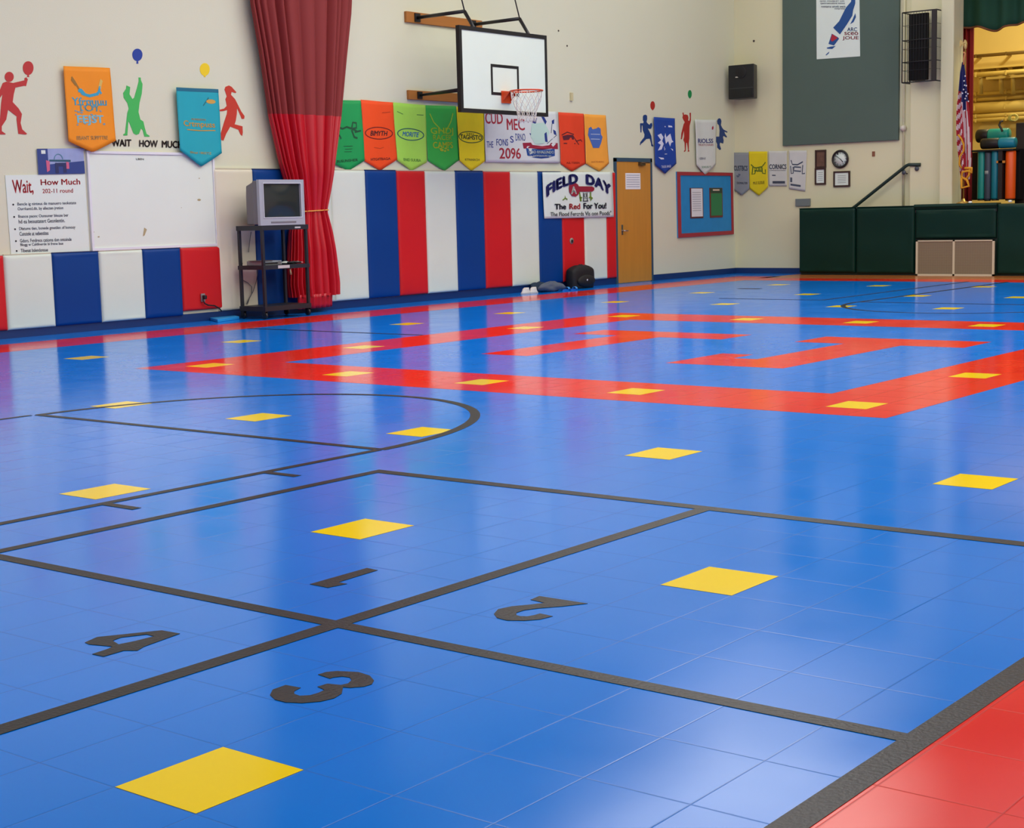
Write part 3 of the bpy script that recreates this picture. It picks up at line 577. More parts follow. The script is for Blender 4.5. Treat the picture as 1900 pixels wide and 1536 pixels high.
# bulletin board
px = [(1254,318.5),(1357,320.5),(1359,434.5),(1256.5,441)]
root, fn = sheet('bulletin_board', px, .002, .02, mat('blue_backing_paper',(30,134,196),.7,var=.12,scale=6), 'blue paper bulletin board with a red border near the room corner', 'bulletin board')
b = MB(); f2 = lambda s, t: fn(s,t)+Vector((0,-.004,0))
q = fn; e = .05
for pl in ([(0,0),(1,0),(1,.05),(0,.055)],[(0,.055),(e,.055),(e,.94),(0,.94)],[(1-e*.7,.05),(1,.05),(1,.95),(1-e*.7,.95)],[(0,.94),(1,.94),(1,1),(0,1)]): b.prism([fn(*p) for p in pl], (0,-.012,0))
b.build('border', mat('brick_red_border',(160,44,54),.6), root)
def bsheet(s0,t0,s1,t1,col,label,name):
    x = MB().prism([fn(s0,t0),fn(s1,t0),fn(s1,t1),fn(s0,t1)], (0,-.008,0)); return x.build(name, mat(name+str(col),col,.6), root)
bsheet(.215,.245,.445,.715,(90,40,44),'', 'paper_backing'); o = bsheet(.235,.255,.43,.69,(226,228,232),'','paper_sheet'); o.location.y -= .004
b = MB()
for k in range(9): patch(b, [(.25,.31+k*.035),(.40,.31+k*.035),(.40,.322+k*.035),(.25,.322+k*.035)], lambda s,t: fn(s,t)+Vector((0,-.0135,0)))
b.build('printed_line', mat('light_ink',(176,180,188),.7), root)
bsheet(.565,.245,.80,.715,(110,44,36),'','card_backing'); o = bsheet(.585,.33,.785,.685,(38,124,72),'','green_card'); o.location.y -= .004
o = bsheet(.575,.25,.79,.325,(40,66,50),'','card_header'); o.location.y -= .004
o = bsheet(.62,.268,.74,.29,(226,200,180),'','card_title'); o.location.y -= .006
# small plate marks
# ================================================================ DIVIDER CURTAIN
def lerp_tab(tab, z):
    for (z0,*a), (z1,*b_) in zip(tab, tab[1:]):
        if z0 >= z >= z1:
            t = (z0-z)/(z0-z1); return [p*(1-t)+q*t for p, q in zip(a, b_)]
    return list(tab[0][1:] if z > tab[0][0] else tab[-1][1:])
cd = .24; P_ = lambda u, v: onplane(1, WY-cd, u, v)
tab = []
for v, ul, ur in ((-520,440,672),(0,472,655),(100,490,646),(213,507,636.5),(300,527,625),(350,541,619),(388,553,613),(394,553,613),(430,545,621),(480,543,628),(530,542,634),(548,545,634)):
    a = P_(ul, v); c = P_(ur, v); tab.append((a.z, a.x, c.x))
zt_, zs, ztie, zb = min(CZ-.05, tab[0][0]), P_(560,213).z, P_(585,391).z, P_(590,549).z
def curt(z0, z1, nv, dep=.105, ph=0, n=26):
    b = MB()
    def fn(u, v):
        z = z0+(z1-z0)*v; xl_, xr_ = lerp_tab(tab, z); cx = (xl_+xr_)/2; hw = (xr_-xl_)/2
        a = 2*PI*u
        tight = 1-min(1, abs(z-ztie)/.5)
        wob = .35*math.sin(5*a+1.3)+.25*math.sin(11*a+2)
        k = 2*abs(math.sin(n/2*a+wob*1.2+ph))**.8-1.2
        amp = .032*(1-.5*tight)*(1+.3*math.sin(7*a))
        d = dep*(1-.35*tight)
        rx = hw-.012+ .35*amp*k; ry = d+amp*1.6*k+.015*math.sin(13*a)
        c_, s_ = math.cos(a), math.sin(a)
        x = cx+rx*(abs(c_)**.85)*(1 if c_ > 0 else -1)
        y = WY-.175-ry*(abs(s_)**.7)*(1 if s_ > 0 else -1)
        return (x, min(y, WY-.062), z)
    b.grid(fn, 560, nv, True); return b
root = thing('divider_curtain','tall red divider curtain gathered and tied against the wall','curtain',((tab[-1][1]+tab[-1][2])/2, WY-.26, zb))
curt(zt_, zs, 40).build('upper_panel', mat('dark_red_mesh_fabric',(134,40,38),.75), root)['label'] = 'dull dark red upper panel'
curt(zs, zb, 50).build('lower_panel', mat('glossy_red_vinyl',(190,14,34),.38), root)['label'] = 'glossy bright red lower panel'
b = MB(); a_, c_ = lerp_tab(tab, ztie); cx = (a_+c_)/2; hw = (c_-a_)/2
b.tube([(cx+(hw+.012)*math.cos(q), WY-.175-(.105)*math.sin(q), ztie+.01*math.cos(q)) for q in [2*PI*i/32 for i in range(32)]], .009, 6, closed=True); b.build('tie_cord', mat('yellow_cord',(226,160,70),.6), root)
# hem flap near the floor
b = MB(); xa, xb = P_(553,555).x, P_(617,555).x
b.grid(lambda u, v: (xa+(xb-xa)*u, WY-.24-.02*math.sin(u*38)-.07*math.sin(PI*u)+.02*v, zb+.03-(zb+.03-.06)*v), 60, 4); b.build('bottom_flap', mat('glossy_red_vinyl',(190,14,34),.38), root, solid=.004)
# ================================================================ TV CART AND TELEVISION
DK = mat('charcoal_steel',(46,48,54),.4,metal=.3); DK2 = mat('black_steel',(24,23,27),.45)
cy0, cy1 = 11.58*S, 12.0*S-.07; cx0, cx1 = 10.72*S, 11.35*S; ch = .935*S
root = thing('av_cart','black steel media cart with casters holding the television','cart',((cx0+cx1)/2,(cy0+cy1)/2,0))
w = .035
for x, y in ((cx0,cy0),(cx1-w,cy0),(cx0,cy1-w),(cx1-w,cy1-w)):
    MB().box((x,y,.11),(x+w,y+w,ch)).build('post', DK, root)
for nm, z, hh in (('top_shelf',ch,.06),('middle_shelf',.56*S-.03,.05),('bottom_shelf',.16,.06)):
    b = MB(); b.box((cx0-.008,cy0-.008,z-.015),(cx1+.008,cy1+.008,z)) ; b.box((cx0-.008,cy0-.008,z-hh),(cx1+.008,cy0,z-.015)); b.box((cx0-.008,cy0,z-hh),(cx0,cy1+.008,z-.015)); b.box((cx1,cy0,z-hh),(cx1+.008,cy1+.008,z-.015)); b.box((cx0,cy1,z-hh),(cx1,cy1+.008,z-.015))
    b.build(nm, DK, root)
for x, y in ((cx0+.02,cy0+.03),(cx1-.02,cy0+.03),(cx0+.02,cy1-.03),(cx1-.02,cy1-.03)):
    b = MB(); b.lathe((x-.014,y,.045), [(.03,0),(.044,.004),(.044,.024),(.03,.028)], 16, 0); b.prism([(x-.022,y-.02,.045),(x-.022,y+.02,.045),(x-.022,y+.03,.1),(x-.022,y-.03,.1)], (.006,0,0)); b.prism([(x+.016,y-.02,.045),(x+.016,y+.02,.045),(x+.016,y+.03,.1),(x+.016,y-.03,.1)], (.006,0,0)); b.box((x-.025,y-.03,.095),(x+.025,y+.03,.115))
    b.build('caster', mat('caster_black',(26,26,30),.4), root)
b = MB(); z = .56*S-.055; b.box((cx0+.24,cy0-.0095,z-.017),(cx0+.44,cy0-.008,z+.02)); b.build('white_label', mat('label_white',(190,190,190),.6), root)
b = MB(); b.box((cx1-.23,cy0-.0095,ch-.045),(cx1-.13,cy0-.008,ch-.025)); b.build('white_label', mat('label_white',(190,190,190),.6), root)
# cords hanging in the cart
for lab_, pts in zip(('thin grey cord with a kink under the left half of the middle cart shelf','thicker dark cord curving down beside the middle cart post','thin cord hanging behind the upper bay of the media cart'), (((450,488),(446,505),(448,518),(460,525),(467,532),(467,545),(461,556),(457,565)),((479,492),(478,505),(476,520),(470,540),(463,553),(459,565)),((466,430),(463,450),(461,468)))):
    b = MB(); b.tube([onplane(1, WY-.075, u, v) for u, v in pts], .005, 6); tag(b.build('audio_cable', mat('grey_cord',(92,92,98),.5)), lab_, 'cord', 'cords behind the media cart')
zm = .56*S-.03
root = thing('video_player','silver and dark video player on the middle cart shelf','video player',(cx0+.3,cy0+.22,zm))
MB().box((cx0+.05,cy0+.09,zm),(cx0+.40,cy0+.36,zm+.055)).build('body', mat('player_grey',(150,156,160),.35,metal=.3), root, bevel=.005)
MB().box((cx0+.07,cy0+.086,zm+.012),(cx0+.33,cy0+.09,zm+.035)).build('front_panel', BLACK, root)
MB().box((cx0+.34,cy0+.084,zm+.006),(cx0+.38,cy0+.09,zm+.05)).build('button_panel', CHROME, root)
t = MB(); t.box((cx0+.02,cy0+.08,zm+.056),(cx0+.24,cy0+.3,zm+.062)); tag(t.build('clear_sleeve', mat('brown_plastic',(112,96,84),.25)), 'crumpled brown plastic sleeve lying on the video player', 'sleeve')
t = MB(); x0_ = cx0+.50; t.grid(lambda u,v: (x0_+.28*u, cy0+.09+.2*v, zm+.004+.02*math.sin(u*7)*math.sin(v*3)**2+.012), 12, 8); tag(t.build('loose_papers', PAPER, solid=.004), 'loose white papers on the right of the middle cart shelf', 'papers')
t = MB(); t.tube([(x0_-.03,cy0+.06,zm+.02),(x0_+.05,cy0+.04,zm+.03),(x0_+.15,cy0+.05,zm+.02),(x0_+.18,cy0+.03,zm+.02)], .012, 8); tag(t.build('black_cable', BLACK), 'black cable beside the papers on the cart shelf', 'cable')
t = MB(); t.tube([(cx0+.46,cy0+.01,zm-.05),(cx0+.47,cy0+.01,zm-.1),(cx0+.475,cy0+.01,zm-.13)], [.006,.012,.014], 8); tag(t.build('hanging_tag', mat('tan_tag',(150,136,104),.6)), 'small tan tag hanging under the middle cart shelf', 'tag')
# television
SIL = mat('silver_plastic',(168,172,180),.35); SILD = mat('grey_plastic',(116,112,116),.45)
tx0, tx1, tz0, tz1, ty = 10.70*S, 11.315*S, ch, 1.388*S, cy0-.01
root = thing('television','silver tube television with dark screen on the black cart','television',((tx0+tx1)/2,ty+.2,tz0))
b = MB()
def tvring(x0,x1,z0,z1,y): return [(x0,y,z0),(x1,y,z0),(x1,y,z1),(x0,y,z1)]
rings = [tvring(tx0+.01,tx1-.01,tz0+.012,tz1-.012,ty+.045), tvring(tx0+.01,tx1-.01,tz0+.012,tz1-.012,ty+.13), tvring(tx0+.03,tx1-.03,tz0+.012,tz1-.03,ty+.16), tvring(tx0+.06,tx1-.06,tz0+.012,tz1-.07,ty+.30), tvring(tx0+.16,tx1-.16,tz0+.012,tz1-.2,ty+.42)]
n0 = 0
for r0 in rings: b.v += r0
b._f((0,1,2,3)); k = len(rings)
for i in range(k-1):
    for j in range(4): b._f((i*4+j,(i+1)*4+j,(i+1)*4+(j+1)%4,i*4+(j+1)%4))
b._f((k*4-1,k*4-2,k*4-3,k*4-4)); b.build('rear_housing', SILD, root, bevel=.01)
b = MB(); sx0, sx1, sz0, sz1 = tx0+.07, tx1-.06, tz0+.10, tz1-.05
b.box((tx0,ty,tz0),(sx0,ty+.045,tz1)); b.box((sx1,ty,tz0),(tx1,ty+.045,tz1)); b.box((sx0,ty,tz0),(sx1,ty+.045,sz0)); b.box((sx0,ty,sz1),(sx1,ty+.045,tz1))
b.build('front_bezel', SIL, root)
b = MB(); b.grid(lambda u, v: (sx0+(sx1-sx0)*u, ty+.028-.022*math.sin(PI*u)*math.sin(PI*v), sz0+(sz1-sz0)*v), 14, 12); b.build('screen', mat('dark_glass',(44,50,50),.12), root)
b = MB(); e = .012
b.box((sx0-e,ty-.006,sz0-e),(sx0,ty,sz1+e)); b.box((sx1,ty-.006,sz0-e),(sx1+e,ty,sz1+e)); b.box((sx0,ty-.006,sz0-e),(sx1,ty,sz0)); b.box((sx0,ty-.006,sz1),(sx1,ty,sz1+e)); b.build('screen_surround', mat('light_silver',(196,200,206),.35), root)
MB().box((tx0+.18,ty-.003,tz0+.025),(tx1-.16,ty,tz0+.045)).build('control_flap', SILD, root)
# loose blue foam pad on floor
p = [FL(u,v) for u, v in ((378,591.5),(404,598),(444,592),(425,588))]; t = MB(); t.prism([(q.x,q.y,.001) for q in p], (0,0,.035)); tag(t.build('foam_pad', mat('sky_blue_foam',(30,150,216),.6), bevel=.004), 'small bright blue foam pad lying on the floor by the media cart', 'foam pad')
# ================================================================ BASKETBALL GOAL
BKS = mat('black_goal_steel',(34,34,36),.4,metal=.2); OAK = mat('varnished_board',(168,106,42),.5,var=.2,scale=3,stretch=(.6,4,6))
by = WY-.9*S; bx0, bx1 = 13.375*S, 14.975*S; bz0, bz1 = 2.115*S, 3.052*S
root = thing('basketball_goal','wall-mounted basketball goal with square white backboard and orange rim','basketball goal',((bx0+bx1)/2,WY,bz0))
bd = MB().box((bx0+.02,by,bz0+.02),(bx1-.02,by+.03,bz1-.02)).build('backboard', mat('backboard_white',(220,231,218),.35), root)
b = MB(); fwd = .055
b.box((bx0,by-.012,bz0),(bx0+fwd,by+.05,bz1)); b.box((bx1-fwd*.8,by-.012,bz0),(bx1,by+.05,bz1)); b.box((bx0+fwd,by-.012,bz0),(bx1-fwd*.8,by+.05,bz0+fwd)); b.box((bx0+fwd,by-.012,bz1-fwd),(bx1-fwd*.8,by+.05,bz1)); b.build('backboard_frame', BKS, root)
# shooter's square
sq = [onplane(1, by-.004, u, v) for u, v in ((910,117.5),(963,124),(963,179),(912.5,176))]
x0_, x1_ = (sq[0].x+sq[3].x)/2, (sq[1].x+sq[2].x)/2; z0_, z1_ = (sq[2].z+sq[3].z)/2, (sq[0].z+sq[1].z)/2; e = .04
b = MB(); b.box((x0_,by-.004,z0_),(x0_+e,by-.0005,z1_)); b.box((x1_-e,by-.004,z0_),(x1_,by-.0005,z1_)); b.box((x0_+e,by-.004,z0_),(x1_-e,by-.0005,z0_+e)); b.box((x0_+e,by-.004,z1_-e),(x1_-e,by-.0005,z1_)); b.build('target_square', BKS, bd)
# rim: centre found so that the ring sits at the surveyed place
ORG_ = mat('orange_rim_paint',(214,72,26),.4)
rz = 2.36*S; rc_x = (x0_+x1_)/2; rr = .229
ry_ = by-.15-rr
ring = [(rc_x+rr*math.cos(q), ry_+rr*math.sin(q), rz) for q in [2*PI*i/40 for i in range(40)]]
rim = MB().tube(ring, .011, 8, closed=True).build('rim', ORG_, root)
b = MB(); b.box((rc_x-.10,by-.025,rz-.15),(rc_x+.10,by-.004,rz+.02)); b.prism([(rc_x-.09,by-.02,rz+.012),(rc_x+.09,by-.02,rz+.012),(rc_x+.06,by-.16,rz+.008),(rc_x-.06,by-.16,rz+.008)], (0,0,-.012)); b.prism([(rc_x-.09,by-.02,rz),(rc_x-.09,by-.15,rz),(rc_x-.09,by-.02,rz-.13)], (.008,0,0)); b.prism([(rc_x+.082,by-.02,rz),(rc_x+.082,by-.15,rz),(rc_x+.082,by-.02,rz-.13)], (.008,0,0)); b.build('rim_bracket', ORG_, root)
b = MB(); NS = 12
prof = [(rr-.008,0),(rr*.93,.09),(rr*.78,.18),(rr*.62,.27),(rr*.56,.35),(rr*.55,.43)]
for k in range(NS):
    for sgn in (1,-1):
        path = []
        for i, (r0, dz) in enumerate(prof):
            for fr in ((0,.5) if i < len(prof)-1 else (0,)):
                r1, d1 = prof[min(i+1,len(prof)-1)]; rq = r0*(1-fr)+r1*fr; dq = dz*(1-fr)+d1*fr
                q = 2*PI*(k+.5)/NS + sgn*2*PI*(i+fr)/NS*.5; path.append((rc_x+rq*math.cos(q), ry_+rq*math.sin(q), rz-.008-dq))
        b.tube(path, .0045, 5)
b.build('net', mat('white_nylon_cord',(222,216,204),.8), rim)
# wall boards and arms
za, zb_ = 3.235*S, 2.365*S
xw0, xw1 = 13.50*S, 14.86*S
for z, hh in ((za+.0,.075),(zb_,.065)):
    MB().box((xw0,WY-.045,z-hh),(xw1,WY,z+hh)).build('mounting_board', OAK, root, bevel=.004)
xa1, xa2 = 13.68*S, 14.68*S; ya = by+.20; zend = 3.215*S
for xx in (xa1, xa2):
    MB().tube([(xx,WY-.05,za+.0),(xx,ya,zend+.03)], .026, 10).build('upper_arm', BKS, root)
    MB().tube([(xx,ya,zend+.03),(xx,by+.03,bz1-.02),(xx,by+.06,bz0+.1)], .026, 10).build('board_strut', BKS, root)
    MB().box((xx-.06,WY-.06,za-.06),(xx+.06,WY-.045,za+.06)).build('hinge_plate', BKS, root)
    MB().tube([(xx,WY-.05,zb_),(xx+(.35 if xx == xa1 else -.35),by+.06,zb_+.06)], .018, 8).build('lower_arm', BKS, root)
    MB().tube([(xx,WY-.05,zb_),(xx,by+.06,zb_+.05)], .018, 8).build('lower_arm', BKS, root)
    MB().box((xx-.05,WY-.06,zb_-.05),(xx+.05,WY-.045,zb_+.05)).build('hinge_plate', BKS, root)
    MB().tube([(xx,ya,zend+.04),(xx-.02,ya+.10,zend+.45),(xx-.1,WY-.03,zend+2.1)], .010, 6).build('support_chain', BKS, root)
# ================================================================ BACKPACK AND BELONGINGS
p = FL(1057,531.5); q = FL(1097,531); x0_, x1_ = onplane(1, WY-.19, 1056, 515).x, onplane(1, WY-.19, 1097, 515).x; yf = WY-.33; hb = onplane(1, WY-.2, 1075, 491.5).z
root = thing('backpack','black backpack standing against the mats by the door','backpack',((x0_+x1_)/2,WY-.2,0))
b = MB()
cxm = (x0_+x1_)/2; hw_ = (x1_-x0_)/2
def bp(u, v):
    a = 2*PI*u; h = v; pr = (1-max(0,(h-.72)/.28)**2.4*.55)*(.93+.07*math.sin(PI*h)) if h < 1 else .4
    c_, s_ = math.cos(a), math.sin(a)
    return (cxm+hw_*pr*(abs(c_)**.55)*(1 if c_ > 0 else -1), WY-.19-.12*pr*(abs(s_)**.6)*(1 if s_ > 0 else -1), .004+hb*.98*h)
b.grid(bp, 32, 16, True); n = len(b.v); b._f([n-32+i for i in range(32)]); b._f([31-i for i in range(32)])
FAB = mat('black_nylon',(16,16,18),.7,bump=.3,bscale=14); b.build('main_bag', FAB, root)
b = MB(); b.blob((cxm,WY-.31,hb*.32),(hw_*.78,.05,hb*.26),20,12); b.build('front_pocket', FAB, root)
MB().tube([(cxm-.05,WY-.2,hb*.9),(cxm-.04,WY-.2,hb+.0),(cxm+.04,WY-.2,hb+.0),(cxm+.05,WY-.2,hb*.9)], .012, 8).build('top_loop', FAB, root)
MB().lathe((cxm-.04,WY-.362,hb*.36), [(.016,-.002),(.016,.004)], 12, 1).build('badge', mat('pale_badge',(220,220,224),.5), root)
def lump(name, label, cat, u0, u1, v, depth, h, m, seed, amp=.25):
    a = onplane(1, WY-depth, u0, v).x; c = onplane(1, WY-depth, u1, v).x
    b = MB(); b.blob(((a+c)/2, WY-depth, h*.5), ((c-a)/2, .10, h*.5), 28, 14, seed, amp)
    b.v = [(x, min(y, WY-.02), max(.002, z)) for x, y, z in b.v]
    return tag(b.build(name, m, smooth=True), label, cat)
lump('crumpled_jacket','crumpled grey jacket on the floor left of the backpack','jacket',1000,1044,532,.34,.15,mat('grey_fabric',(84,94,110),.8,bump=.6,bscale=10),5,.22)
lump('dark_clothing','dark navy clothing heaped behind the white shoes','clothing',988,1012,527,.13,.15,mat('navy_fabric',(22,44,66),.8),9,.2)
for k, (u0, u1, lab) in enumerate(((967,984,'white sneaker farther from the jacket'),(982,997,'white sneaker touching the crumpled jacket'))):
    a = onplane(1, WY-.36, u0, 538).x; c = onplane(1, WY-.36, u1, 538).x; cxs = (a+c)/2
    root = thing('sneaker', lab, 'shoe', (cxs, WY-.36, 0), 'pair of sneakers on the floor by the mats')
    b = MB(); L_ = (c-a)/2-.004
    def sf_(u, v):
        an = 2*PI*u; z = v; k2 = 1-.35*v
        xx = math.cos(an); yy = math.sin(an)
        hgt = .03+.05*z*(1 if xx > -.2 else .75-.15*xx*-1)
        return (cxs+L_*xx*k2, WY-.36-.05*k*0-.045*yy*k2, .018+hgt*z)
    b.grid(sf_, 20, 6, True); n = len(b.v); b._f([n-20+i for i in range(20)]); b.build('upper', mat('shoe_white',(214,212,206),.6), root)
    b = MB(); b.prism([(cxs+(L_+.006)*math.cos(2*PI*i/20), WY-.36-.05*math.sin(2*PI*i/20), 0.001) for i in range(20)], (0,0,.022)); b.build('sole', mat('shoe_sole',(184,186,186),.6), root)
    b = MB()
    for j in range(3): b.tube([(cxs-.02+.025*j,WY-.385,.062-.004*j),(cxs-.02+.025*j,WY-.36,.072-.004*j),(cxs-.02+.025*j,WY-.335,.062-.004*j)], .005, 5)
    b.build('laces', mat('lace_grey',(140,140,140),.7), root)
for u0, u1, v, h, lab in ((1040,1052,528,.05,'blue sandal lying upper of the pair beside the backpack'),(1043,1058,536,.045,'blue sandal lying on the floor in front of the jacket')):
    dpt = .26 if h > .046 else .40
    a = onplane(1, WY-dpt, u0, v).x; c = onplane(1, WY-dpt, u1, v).x; cxs = (a+c)/2; L_ = (c-a)/2; zz = .001 
    yy0 = WY-dpt if h < .046 else WY-.46
    root = thing('sandal', lab, 'shoe', (cxs, yy0, 0), 'blue sandals by the backpack')
    b = MB(); b.prism([(cxs+L_*math.cos(2*PI*i/20), yy0+(.04+.008*math.cos(4*PI*i/20))*math.sin(2*PI*i/20), zz) for i in range(20)], (0,0,.022)); b.build('sole', mat('blue_rubber',(14,96,190),.5), root)
    b = MB(); b.grid(lambda u, v_: (cxs+L_*(.05+.5*v_), yy0+.04*math.cos(PI*u), .02+.035*math.sin(PI*u)), 10, 3); b.build('strap', mat('light_blue_rubber',(60,150,220),.5), root, solid=.004)
# ================================================================ FAR WALL ITEMS
def fbx(name, u0, v0, u1, v1, off0, off1, m, parent=None, bevel=0):
    a = onplane(0, FX-off1, u0, v0); c = onplane(0, FX-off1, u1, v1)
    return MB().box((FX-off1,a.y,c.z),(FX-off0,c.y,a.z)).build(name, m, parent, bevel=bevel)
BK = mat('black_cabinet',(20,22,26),.45)
# corner loudspeaker
root = thing('loudspeaker','black loudspeaker mounted high in the room corner','speaker',onplane(0,FX-.35,1375,182))
a = onplane(0,FX-.42,1351,122); c = onplane(0,FX-.42,1399,181); yL, yR, zT, zB = a.y, c.y, a.z, c.z
b = MB(); b.prism([(FX-.42,yL-.0,zB),(FX-.42,yR,zB),(FX-.12,yR+.10,zB),(FX-.12,yL-.06,zB)], (0,0,zT-zB)); cab = b.build('cabinet', BK, root, bevel=.012)
zo = onplane(0,FX-.42,1375,163).z
MB().box((FX-.425,yR+.02,zo-.008),(FX-.418,yL-.03,zo+.002)).build('horn_lip', mat('dark_grey_plastic',(60,64,64),.4), root)
p = onplane(0,FX-.42,1371,143); MB().box((FX-.428,p.y-.07,p.z-.008),(FX-.42,p.y+.07,p.z+.01)).build('name_plate', mat('pale_plate',(210,206,190),.5), root)
MB().lathe((FX-.425,(yL+yR)/2,(zT+zo)/2+.07), [(.10,-.004),(.11,0),(.11,.006)], 24, 0).build('driver_cone', mat('cone_black',(12,12,14),.6), root)
MB().box((FX-.425,yR+.05,zB+.03),(FX-.418,yL-.06,zo-.03)).build('horn_panel', mat('horn_black',(14,16,20),.35), root)
MB().tube([(FX-.13,(yL+yR)/2,(zT+zB)/2),(FX-.0,(yL+yR)/2,(zT+zB)/2)], .03, 8).build('wall_bracket', BKS, root)
# acoustic panel and poster
a = FW_(1451.5,10,.06); c = FW_(1666.5,263,.06); z0_ = (FW_(1453,268,.06).z+FW_(1667,262,.06).z)/2
tag(MB().box((FX-.06,c.y,z0_),(FX-.003,a.y,6.6)).build('acoustic_panel', mat('grey_green_fabric',(82,100,90),.9,var=.06,scale=1.5), bevel=.006), 'large grey-green fabric panel high on the far wall', 'acoustic panel')
root, fn = sheet('poster', [(1514.5,-35),(1594.5,-35),(1596,104.5),(1515.5,110)], .061, .004, PAPER, 'white poster with a blue diagonal shape pinned on the grey-green panel', 'poster', plane=FW_)
PP = [FW_(u,v,.068) for u,v in ((1320,0),(1620,0),(1620,200),(1320,200))]
cp = lambda x, y: FW_(1320+x/6.333, y/6.333, .068)
def pp(pts, m, name, off=0):
    b = MB(); n = len(b.v)
    for x, y in pts: b.v.append(tuple(cp(x,y)+Vector((-off,0,0))))
    b._f(range(len(pts))); b.build(name, m, root)
PB = mat('marker_blue',(22,76,140),.6)
pp([(1650,-60),(1690,-40),(1690,40),(1665,120),(1655,185),(1590,290),(1510,405),(1430,325),(1500,250),(1530,190),(1580,90),(1640,20)], PB, 'blue_shape')
pp([(1375,515),(1415,395),(1490,440),(1500,455),(1440,535)], PB, 'blue_shape'); pp([(1420,400),(1485,445),(1420,490),(1400,470)], mat('marker_red',(176,28,52),.6), 'red_shape', .002)
pp([(1355,560),(1400,548),(1460,540),(1420,575),(1360,572)], PB, 'blue_shape'); pp([(1340,645),(1385,605),(1380,625),(1350,650)], PB, 'blue_shape'); pp([(1690,155),(1698,200),(1670,260),(1630,285),(1660,225)], PB, 'blue_shape')
bx = lambda x0,y0,x1,y1: (lambda s,t: cp(x0+(x1-x0)*s, y0+(y1-y0)*t))
for tx, q in (('ARC',(1595,322,1712,368)),('sceo',(1562,375,1725,412)),('JOUE',(1540,425,1730,475))): letter(tx, bx(*q), 'lettering', MAROON if tx != 'ARC' else PB, root, bold=.015)
for tx, q in (('GMD MWBKET OM',(1275,5,1560,22)),('cpannruetccateret momoc',(1280,30,1570,55)),('ronmasruc usrunlc avecia',(1290,60,1575,90)),('custpresip',(1445,92,1570,115))): letter(tx, bx(*q), 'lettering', GREY, root, bold=.015)
# caged speaker
root = thing('caged_loudspeaker','tall black loudspeaker inside a wire cage on the pilaster','speaker',onplane(0,FX-.4,1705,150))
a = onplane(0,FX-.45,1675,24); c = onplane(0,FX-.45,1737,149); z1_, z0_ = a.z, c.z; ya_, yb_ = a.y, c.y
p0 = onplane(0,FX-.45,1685,30); p1 = onplane(0,FX-.45,1719,149)
ys0, ys1 = p0.y, p1.y
b = MB(); b.prism([(FX-.42,ys0,z0_+.03),(FX-.42,ys0-.33,z0_+.03),(FX-.36,ys1,z0_+.03),(FX-.15,ys1+.2,z0_+.03),(FX-.15,ys0-.05,z0_+.03)], (0,0,z1_-z0_-.06)); b.build('cabinet', mat('speaker_black',(5,5,6),.6,spec=.2), root)
b = MB(); xf, xb2 = FX-.46, FX-.14; T = .011
zz = [z0_, z0_+(z1_-z0_)*.29, z0_+(z1_-z0_)*.6, z1_]
for z in zz:
    r_c = T if z in (z0_,z1_) else .008
    b.tube([(xb2,ya_,z),(xf,ya_,z),(xf,yb_,z),(xb2,yb_,z)], r_c, 6)
for z in (zz[0]+.2,zz[1]+.22,zz[2]+.25):
    b.tube([(xb2,ya_,z),(xf,ya_,z),(xf,yb_,z),(xb2,yb_,z)], .003, 5)
for k in range(13):
    y = ya_+(yb_-ya_)*k/12; b.tube([(xf,y,z0_),(xf,y,z1_)], .003 if 0 < k < 12 else T, 5)
for x in (xb2,): 
    for y in (ya_,yb_): b.tube([(x,y,z0_),(x,y,z1_)], T, 5)
for k in (1,2): b.tube([(xf+(xb2-xf)*k/3,ya_,z0_),(xf+(xb2-xf)*k/3,ya_,z1_)], .003, 5)
b.build('wire_cage', BKS, root)
MB().box((FX-.48,yb_-.005,z0_),(FX-.455,yb_+.08,z1_)).build('side_plate', mat('brown_black_metal',(34,26,26),.5), root)
# pennants on the far wall
fg = 'pennants on the far wall'
banner('pointed_pennant','grey pennant at the corner end of the far wall',(140,146,150),[(1356.5,283),(1389,283),(1390,350.5),(1376,362.5),(1358.5,350)],.03,[('text',(44,56,76),'CUSTBCS',(.14,.36,.93,.5),.03),('text',(60,70,90),'DOMALTER',(.3,.81,.92,.87),.03),('fill',(90,100,120),blots(8,.3,.58,.5,.66,5,.06),'smudge')],group=fg,plane=FW_,amp=.004)
banner('pointed_pennant','bright yellow pennant on the far wall',(228,206,14),[(1389.5,281),(1423.5,281),(1425,347),(1408,363),(1391,350)],.03,[('stroke',(86,110,20),[[(.1,.35),(.3,.45),(.7,.42),(.9,.3)],[(.2,.42),(.15,.62),(.3,.6),(.35,.5)],[(.7,.45),(.72,.6),(.88,.62),(.88,.5)],[(.3,.52),(.7,.55)]],(.06,.03)),('text',(60,110,30),'DONT',(.28,.42,.72,.56),.03),('text',(120,110,30),'MUS SUSSUE',(.2,.82,.82,.9),.02)],group=fg,plane=FW_,amp=.004)
banner('paper_pennant','pale paper pennant lettered CORNICS right of the yellow one',(204,206,198),[(1426,280),(1460,280),(1460,345),(1427,345)],.02,[('text',(34,46,72),'CORNICS',(.03,.38,.98,.52),.035),('text',(120,120,130),'a contenspraory muantor',(.05,.54,.95,.575)),('fill',(60,66,80),[[(.2,.86),(.9,.86),(.9,.93),(.2,.93)],[(.18,.68),(.38,.68),(.38,.71),(.18,.71)]],'printed_bar')],group=fg,plane=FW_,amp=.002)
